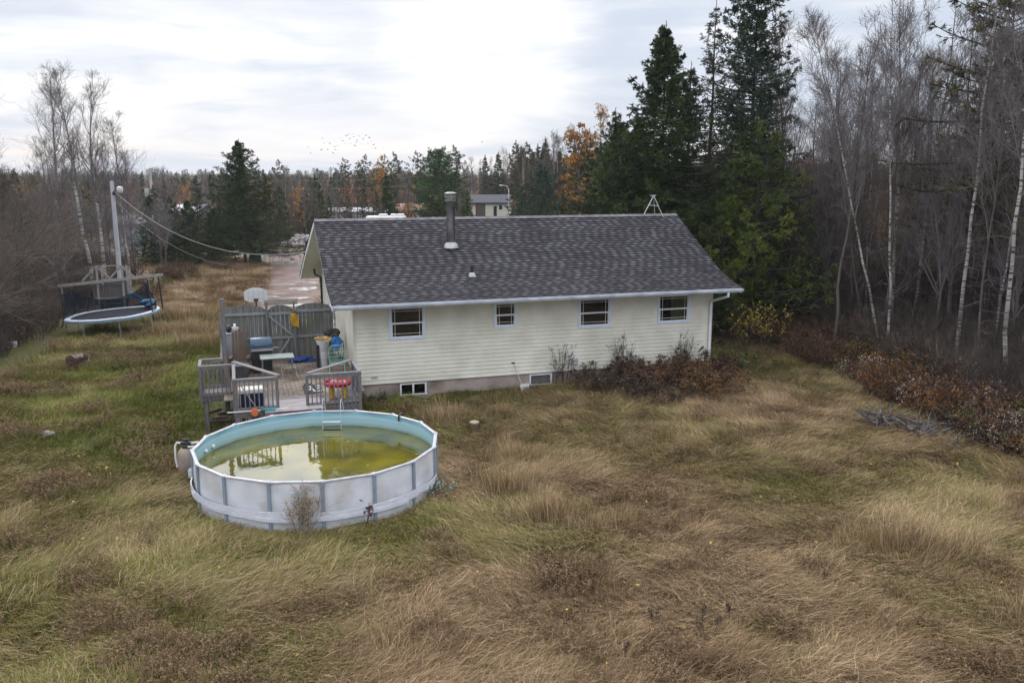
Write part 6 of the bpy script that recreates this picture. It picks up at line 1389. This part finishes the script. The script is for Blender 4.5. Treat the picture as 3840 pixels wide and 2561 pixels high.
inst_object('undergrowth', P_, np.stack([0*S_, 0*S_, rng.rand(len(S_))*6.28], 1), np.stack([S_]*3, 1), I_, {}, ucol, 'tangled bare brush and autumn leaved undergrowth along and inside the woods')
# ---- named shrubs
def sh(mesh, x, y, label, s=1, rz=0, group=None, name='shrub'): return put(name, mesh, G(x, y), rz=rz, s=s, label=label, cat='shrub', group=group, names=('stems', 'foliage'))
hb = [shrub(211, 40, 1.6, 2.4, 4200, .075, Lred, stem_r, 7, 4), shrub(212, 34, 1.35, 2.2, 3600, .075, leafmat('leaves_mixed', [(.06, .03, .02), (.09, .075, .03), (.15, .062, .032), (.20, .13, .05)]), stem_r, 7, 4), shrub(213, 34, 1.2, 2.0, 3000, .07, Lbr, stem_d, 7, 4)]
for x, y, k, s, la in ((7.3, 34.0, 0, .95, 'brightest red and orange shrub under the rightmost rear window'), (6.3, 32.9, 1, 1.05, 'mixed green and russet shrub in front of the brightest red one'), (5.3, 33.5, 0, .85, 'dark red shrub against the rear wall under the third window'), (4.6, 32.6, 2, 1.0, 'dull brown shrub in the middle of the bed by the rear wall'), (3.6, 33.2, 2, .8, 'smallest brown shrub at the left end of the bed by the rear wall'), (7.6, 32.4, 1, .85, 'yellowish shrub at the right front of the bed by the rear wall'), (5.5, 31.7, 2, .75, 'low brown shrub at the front of the bed facing the lawn')):
    q_ = sh(hb[k], x, y, la, s, rz=x*2); q_.scale = (s*1.05, s*1.05, s*.8)
tw = shrub(214, 12, 1.9, .7, 260, .05, Lbr, stem_d, 6, 3)
for x, y, la in ((4.35, 34.35, 'spindly bare stems rising against the siding left of the third window'), (6.9, 35.1, 'tall spindly dead stems against the siding below the rightmost window'), (2.0, 33.7, 'thin dead weed against the siding beside the boarded basement window')): sh(tw, x, y, la, .9, x)
sh(shrub(215, 30, 2.9, 2.2, 1100, .10, Lye, stem_d, 6, 3), 11.2, 39.6, 'shrub with yellow leaves at the wood edge right of the house', .8); sh(shrub(216, 24, 1.0, 1.2, 1500, .08, Lgr, stem_d), 8.9, 35.9, 'low dark green shrub at the foot of the downspout')
orsh = shrub(217, 34, 1.5, 1.4, 2600, .07, Lor, stem_r, 7, 3)
for x, y, la in ((13.5, 31.5, 'bright orange shrub in the hedge above the driftwood heap'), (14.2, 28.6, 'orange shrub in the hedge between the two bare stump piles'), (15.9, 24.6, 'orange shrub in the hedge at the right edge')): sh(orsh, x, y, la, .8, x)
sh(shrub(218, 12, 1.3, .34, 2600, .028, leafmat('weed_buff', [(.20, .15, .10), (.29, .23, .16), (.38, .31, .23)]), M('stem_buff', (.25, .20, .14), (.18, .14, .1)), 7, 3, ang=24, topbias=1.2), -4.85, 19.45, 'tall dried buff weed standing in front of the pool wall', name='dry_weed')
sh(shrub(219, 5, .95, .5, 60, .085, leafmat('weed_purple', [(.06, .03, .04), (.10, .055, .06), (.14, .09, .09)]), stem_d, 4, 0, topbias=.8), -3.65, 19.95, 'purple leaved weed in front of the right half of the pool wall', name='purple_weed')
sh(shrub(220, 14, .45, .5, 260, .07, leafmat('variegated', [(.18, .27, .22), (.34, .44, .38), (.5, .6, .54)]), stem_d, 4, 0), -1.85, 22.1, 'small pale variegated plant at the right foot of the pool', name='variegated_plant')
sh(shrub(221, 14, .7, .9, 700, .06, Lgr, stem_d, 5, 2), -5.0, 31.1, 'leafy green weed at the foundation beside the deck', name='green_weed')
mu = [shrub(230+i, 1, h, .05, 70, .035, Lbr, stem_d, 5, 0, ang=12, topbias=.9) for i, h in enumerate((.55, .42, .5))]
for i, (x, y) in enumerate(((2.62, 15.2), (2.8, 15.4), (3.4, 15.1), (3.55, 15.45), (3.67, 14.9), (3.84, 15.1), (4.08, 15.3), (3.5, 14.8), (7.3, 27.4), (1.9, 13.9), (6.3, 16.9))):
    sh(mu[i % 3], x, y, 'dark dead weed stalk standing upright in the matted grass', 1.0, i, group='dead weed stalks in the front grass', name='dead_stalk')
# knots of taller pale grass (stuff)
rng = RS(8); P_, I_, S_, Rr = [], [], [], []
for cx_, cy_, rr_, nn, sc_ in ((1.0, 20.4, .35, 16, 1.2), (1.9, 19.9, .25, 8, 1.0), (8.6, 18.7, 1.1, 34, 1.15), (-.1, 22.3, .6, 18, 1.2), (.2, 25.2, .9, 24, 1.0), (-17, 46, 1.8, 60, 1.4), (-15.2, 43, 1.0, 30, 1.2), (-18.8, 50.5, 1.5, 40, 1.3), (9.8, 15.6, .5, 10, 1.1), (-2.2, 29.0, .9, 24, 1.1), (2.6, 20.2, .4, 14, .9)):
    for _ in range(nn):
        x = cx_+rng.randn()*rr_*.6; y = cy_+rng.randn()*rr_*.5; P_.append((x, y, float(gz(x, y)))); I_.append(rng.randint(7, 10)); S_.append(sc_*rng.uniform(.8, 1.2)); Rr.append((rng.randn()*.12, rng.randn()*.12, math.atan2(y-cy_, x-cx_)+rng.randn()*.5))
n = len(P_); S_ = np.array(S_)
inst_object('tall_grass', P_, Rr, np.stack([S_, S_, S_*1.15], 1), I_, dict(grn=np.full(n, .1), brn=np.full(n, .12)), tcol, 'knots of tall pale dry grass standing above the matted lawn')
# ---- driftwood stumps
drift = M('driftwood', (.085, .08, .085), (.03, .028, .03), scale=3, rough=.8, stretch=(1, 1, 1), bump=.6, bscale=14, c3=(.175, .165, .165), s3=3.5)
def stump(seed, sx, sy, sz, nroots):
    rg = RS(seed); b = MB(); b.blob((0, 0, sz*.2), (sx*.16, sy*.16, sz*.3), seed, .4, 12, 16)
    for i in range(nroots):
        a = rg.uniform(0, 6.28); p = Vector((0, 0, sz*.35)); d = Vector((math.cos(a), math.sin(a), rg.uniform(-.3, .3))); pts = [p]
        l = rg.uniform(.5, 1.3)*sx*.6; p = Vector((rg.uniform(-.4, .4)*sx*.6, rg.uniform(-.4, .4)*sy*.5, sz*rg.uniform(.02, .5))); pts = [p]
        for k in range(6): d = (d+Vector((rg.randn()*.28, rg.randn()*.28, rg.randn()*.22))).normalized(); p = p+d*l/6; p.z = max(p.z, .02); pts.append(p.copy())
        r = rg.uniform(.022, .07); b.tube(pts, [r*(1-.14*k) for k in range(7)], 6)
    return b
for x, y, s, nr, la in ((12.3, 28.3, 1.6, 60, 'weathered grey root tangle, leftmost of the stump heap'), (13.0, 27.3, 1.5, 60, 'weathered grey stump with thick pale roots in the middle of the heap'), (13.6, 26.4, .9, 24, 'small pale upright stump below the hedge'), (14.6, 27.2, 1.9, 80, 'dark root mass behind the small pale upright stump')):
    o = stump(int(x*10), s, s*.9, s*.4, nr).build('root_stump', drift, None, smooth=True, loc=gp(x, y), rot=(0, 0, x)); tag(o, la, 'stump')
# ---- houses beyond
def simple_house(x, y, rz, L_, Wd, hw, rise, wallm, roofm_, label, wins, door=None, name='house'):
    o = empty(name, (x, y, 0), rz, label, 'house' if name == 'house' else name.replace('_', ' '))
    b = MB(); b.box(-L_/2, L_/2, -Wd/2, Wd/2, 0, hw); b.add([(-L_/2, -Wd/2, hw), (-L_/2, Wd/2, hw), (-L_/2, 0, hw+rise-.1)], [(0,1,2)]); b.add([(L_/2, -Wd/2, hw), (L_/2, Wd/2, hw), (L_/2, 0, hw+rise-.1)], [(0,1,2)]); b.build('wall', wallm, o)
    b = MB()
    for s in (-1, 1): b.add([(-L_/2-.4, s*(Wd/2+.5), hw-.1), (L_/2+.4, s*(Wd/2+.5), hw-.1), (L_/2+.4, 0, hw+rise), (-L_/2-.4, 0, hw+rise), (-L_/2-.4, s*(Wd/2+.5), hw-.25), (L_/2+.4, s*(Wd/2+.5), hw-.25), (L_/2+.4, 0, hw+rise-.15), (-L_/2-.4, 0, hw+rise-.15)], [(0,1,2,3),(7,6,5,4),(0,4,5,1),(0,3,7,4),(1,5,6,2)])
    b.build('roof', roofm_, o)
    for (a, c, z0, z1) in wins:
        f_ = MB().box(a-.08, c+.08, -Wd/2-.05, -Wd/2-.002, z0-.08, z1+.08).build('window', white, o); MB().box(a, c, -Wd/2-.06, -Wd/2-.051, z0, z1).build('pane', dark, f_)
    if door: MB().box(door[0], door[1], -Wd/2-.05, -Wd/2-.002, .1, 2.15).build('door', dark, o)
    return o
green_w = M('pale_green_siding', (.66, .69, .58), (.6, .63, .52), scale=2); dkroof = M('dark_roof', (.07, .075, .10), (.05, .055, .07), scale=4, rough=.8)
simple_house(-3.8, 168, R(2), 7.4, 6.4, 2.9, 1.25, green_w, dkroof, 'pale green bungalow with a dark roof far across the road', [(1.3, 1.9, 1.5, 2.3), (2.7, 3.1, 1.6, 2.2)], (.3, .9))
MB().box(-3.0, -1.2, -3.28, -3.25, .1, 2.5).build('garage_recess', M('recess_brown', (.12, .10, .09), (.09, .075, .07)), bpy.data.objects[[o.name for o in bpy.data.objects if o.name.startswith('house') and o.get('label', '').startswith('pale green')][0]])
simple_house(-48.2, 133, R(-8), 6.0, 5, 2.9, .7, M('blue_siding', (.16, .24, .34), (.13, .20, .29), scale=2), M('pale_metal_roof', (.5, .55, .62), (.42, .46, .52), scale=2), 'blue cottage with a pale roof seen through the small spruces', [(-.5, .4, 1.2, 2.2)])
simple_house(-40.4, 93.5+5, R(10), 4.6, 3.6, 2.9, .8, M('grey_shed_siding', (.27, .32, .36), (.2, .24, .28), scale=2, c3=(.4, .45, .48), s3=1.5), M('shed_roof', (.22, .22, .24), (.16, .16, .18), scale=2), 'grey weathered shed behind the utility pole', [], name='shed')
simple_house(-23.5, 139, R(5), 9, 5, 2.5, .4, M('white_trailer', (.50, .54, .58), (.42, .46, .5), scale=2), M('white_roof', (.5, .52, .56), (.4, .42, .46), scale=2), 'white mobile home behind the trees across the road', [(-2, -1, 1.2, 2.1), (1.4, 2.2, 1.2, 2.1)], name='mobile_home')
simple_house(-14.3, 134, R(0), 5, 4, 2.9, .8, M('tan_shed', (.45, .40, .34), (.38, .33, .28), scale=2), M('salmon_roof', (.42, .26, .20), (.34, .20, .16), scale=2), 'small shed with a salmon roof between the trees across the road', [], name='garden_shed')
# motor home roof just above the ridge
rv = empty('camper', (-13.6, 96.8, 0), R(3), 'white camper parked beyond the house, only its roof above the ridge', 'camper')
wrv = M('rv_white', (.66, .66, .66), (.56, .56, .57), scale=2, rough=.35); MB().box(-2.1, 2.1, -1.25, 1.25, .5, 3.62).build('body', wrv, rv, bevel=.12)
for x, s_ in ((-.3, .45), (.8, .3), (1.55, .4)): MB().box(x-s_, x+s_, -.4, .4, 3.60, 3.86).build('roof_unit', wrv, rv, bevel=.06)
for x in (-1.3, 1.3): MB().lathe([(.36, -.1), (.36, .1)], (x, -1.2, .36), 16, axis='y').build('wheel', black, rv)
MB().box(-2.2, -.9, -1.27, -1.251, 1.9, 2.6).build('window', dark, rv)
sl_ = empty('street_lamp', (-.6, 161, 0), 0, 'pale street lamp with a curved arm beside the far bungalow', 'street lamp')
MB().tube([(0, 0, 0), (0, 0, 5.2), (-.25, 0, 5.75), (-1.0, 0, 5.95)], [.12, .09, .06, .05], 8).build('post', wp, sl_, smooth=True); MB().blob((-1.35, 0, 5.92), (.4, .18, .12), 2, .05).build('lamp_head', wp, sl_, smooth=True)
gbx = empty('utility_box', (-23.2, 80.6, 0), .1, 'dark green utility box beside the large solitary spruce trunk', 'utility box'); gmt = M('box_green', (.03, .06, .045), (.02, .045, .035)); MB().box(-.55, .4, -.35, .35, 0, .95).build('cabinet', gmt, gbx, bevel=.03); MB().box(.0, .6, -.3, .3, .951, 1.7).build('upper_cabinet', gmt, gbx, bevel=.03)
# rubble pile
rgk = RS(3); grp = 'pale rocks heaped at the roadside'
rm = [M('rubble_pale', (.42, .40, .39), (.28, .26, .26), scale=5, bump=.4), M('rubble_grey', (.28, .27, .27), (.18, .17, .17), scale=5, bump=.4)]
pro = [MB().blob((0, 0, 0), (.42, .36, .3), 40+i, .35, 7, 9).build('rock', rm[i % 2]) for i in range(4)]
for i in range(60):
    o = pro[i] if i < 4 else pro[i % 4].copy()
    if i >= 4: COL.objects.link(o)
    a = rgk.rand()*6.28; q = rgk.rand()**.5; o.location = (-23.4+2.6*q*math.cos(a), 100.5+1.6*q*math.sin(a), .15+1.35*(1-q)*rgk.uniform(.6, 1)); o.rotation_euler = tuple(rgk.uniform(0, 6, 3)); o.scale = [rgk.uniform(.6, 1.3)]*3; tag(o, 'pale rock in the rubble heap beside the road', 'rock', grp)
# ---- birds
bmk = M('bird_dark', (.05, .05, .055), (.03, .03, .035))
def bird(flap):
    b = MB(); b.blob((0, 0, 0), (.13, .32, .11), 3, .03, 6, 8)
    for s in (-1, 1): b.add([(s*.06, .14, .03), (s*.06, -.14, .03), (s*.42, -.12, .03+flap*.28), (s*.42, .16, .03+flap*.28), (s*.85, -.02, .03+flap*.45), (s*.06, 0, .0), (s*.42, 0, flap*.28-.01)], [(0,1,2,3), (3,2,4), (0,3,6,5), (1,5,6,2)])
    b.add([(-.06, -.28, 0), (.06, -.28, 0), (.1, -.5, .01), (-.1, -.5, .01)], [(0,1,2,3)]); return b
bs = [bird(f_).build('bird', bmk) for f_ in (.6, -.3, .15)]
bp_ = [(708,338),(713,352),(740,318),(744,329),(752,343),(753,312),(757,330),(768,337),(775,335),(738,345),(780,318),(787,324),(795,312),(800,309),(803,319),(809,308),(812,315),(818,327),(825,313),(820,322),(829,332),(834,320),(840,311),(845,330),(848,317),(853,324),(858,333),(862,341),(805,330),(765,352),(792,330),(770,344),(815,335),(1059,322),(1107,326)]
for i, (px_, py_) in enumerate(bp_):
    o = bs[i] if i < 3 else bs[i % 3].copy()
    if i >= 3: COL.objects.link(o)
    Yb = 150+(i*37 % 40); a_ = (px_-1175.5)/2040; b2 = (784-py_)/2040; d = Vector((a_, math.cos(TH)+b2*math.sin(TH), -math.sin(TH)+b2*math.cos(TH))); t = Yb/d.y
    o.location = Vector((0, 0, 8.3))+d*t; o.rotation_euler = (0, .3*math.sin(i*2.1), i*1.9); o.scale = [.38+.2*((i*7) % 5)/5]*3; tag(o, 'small dark bird flying in the flock low over the far wood', 'bird', 'birds flying in a flock')

# ---- fallen leaves
rng = RS(15); n = 900; y = rng.uniform(12, 40, n); x = (rng.rand(n)*2-1)*.6*y; k_ = ~blocked(x, y); x, y = x[k_], y[k_]
A = Acc(); leaves(A, rng, np.stack([x, y, gz(x, y)+rng.uniform(.06, .22, len(x))], 1), .07, rng.rand(len(x)), 2.5)
tag(link('fallen_leaves', A.mesh('fallen_leaves', leafmat('fallen_leaf', [(.16, .09, .04), (.30, .20, .05), (.48, .34, .08)]))), 'fallen yellow and brown leaves scattered over the grass', kind='stuff')
A = Acc(); n = 70; a = rng.rand(n)*6.28; r = 3.05*np.sqrt(rng.rand(n))**.6; leaves(A, rng, np.stack([PC[0]+r*np.cos(a), PC[1]+r*np.sin(a), np.full(n, WZ+.006)], 1), .055, rng.rand(n), 30)
tag(link('floating_leaves', A.mesh('floating_leaves', bpy.data.materials['fallen_leaf'])), 'few dead leaves floating on the pool water', kind='stuff')

# ---- thin air haze: closed box round the scene, sky outside it
hm = bpy.data.materials.new('haze_air'); hm.use_nodes = True; nt = hm.node_tree; nt.nodes.clear()
ho = N(nt, 'ShaderNodeOutputMaterial'); pv = N(nt, 'ShaderNodeVolumePrincipled'); pv.inputs['Color'].default_value = (.80, .86, .95, 1); pv.inputs['Density'].default_value = .00022; pv.inputs['Anisotropy'].default_value = .2
L(nt, pv.outputs[0], ho.inputs['Volume'])
hz = MB().box(-2700, 2700, -450, 3100, -1.6, 24).build('haze', hm); tag(hz, 'thin pale autumn haze', kind='stuff'); hz.display_type = 'WIRE'
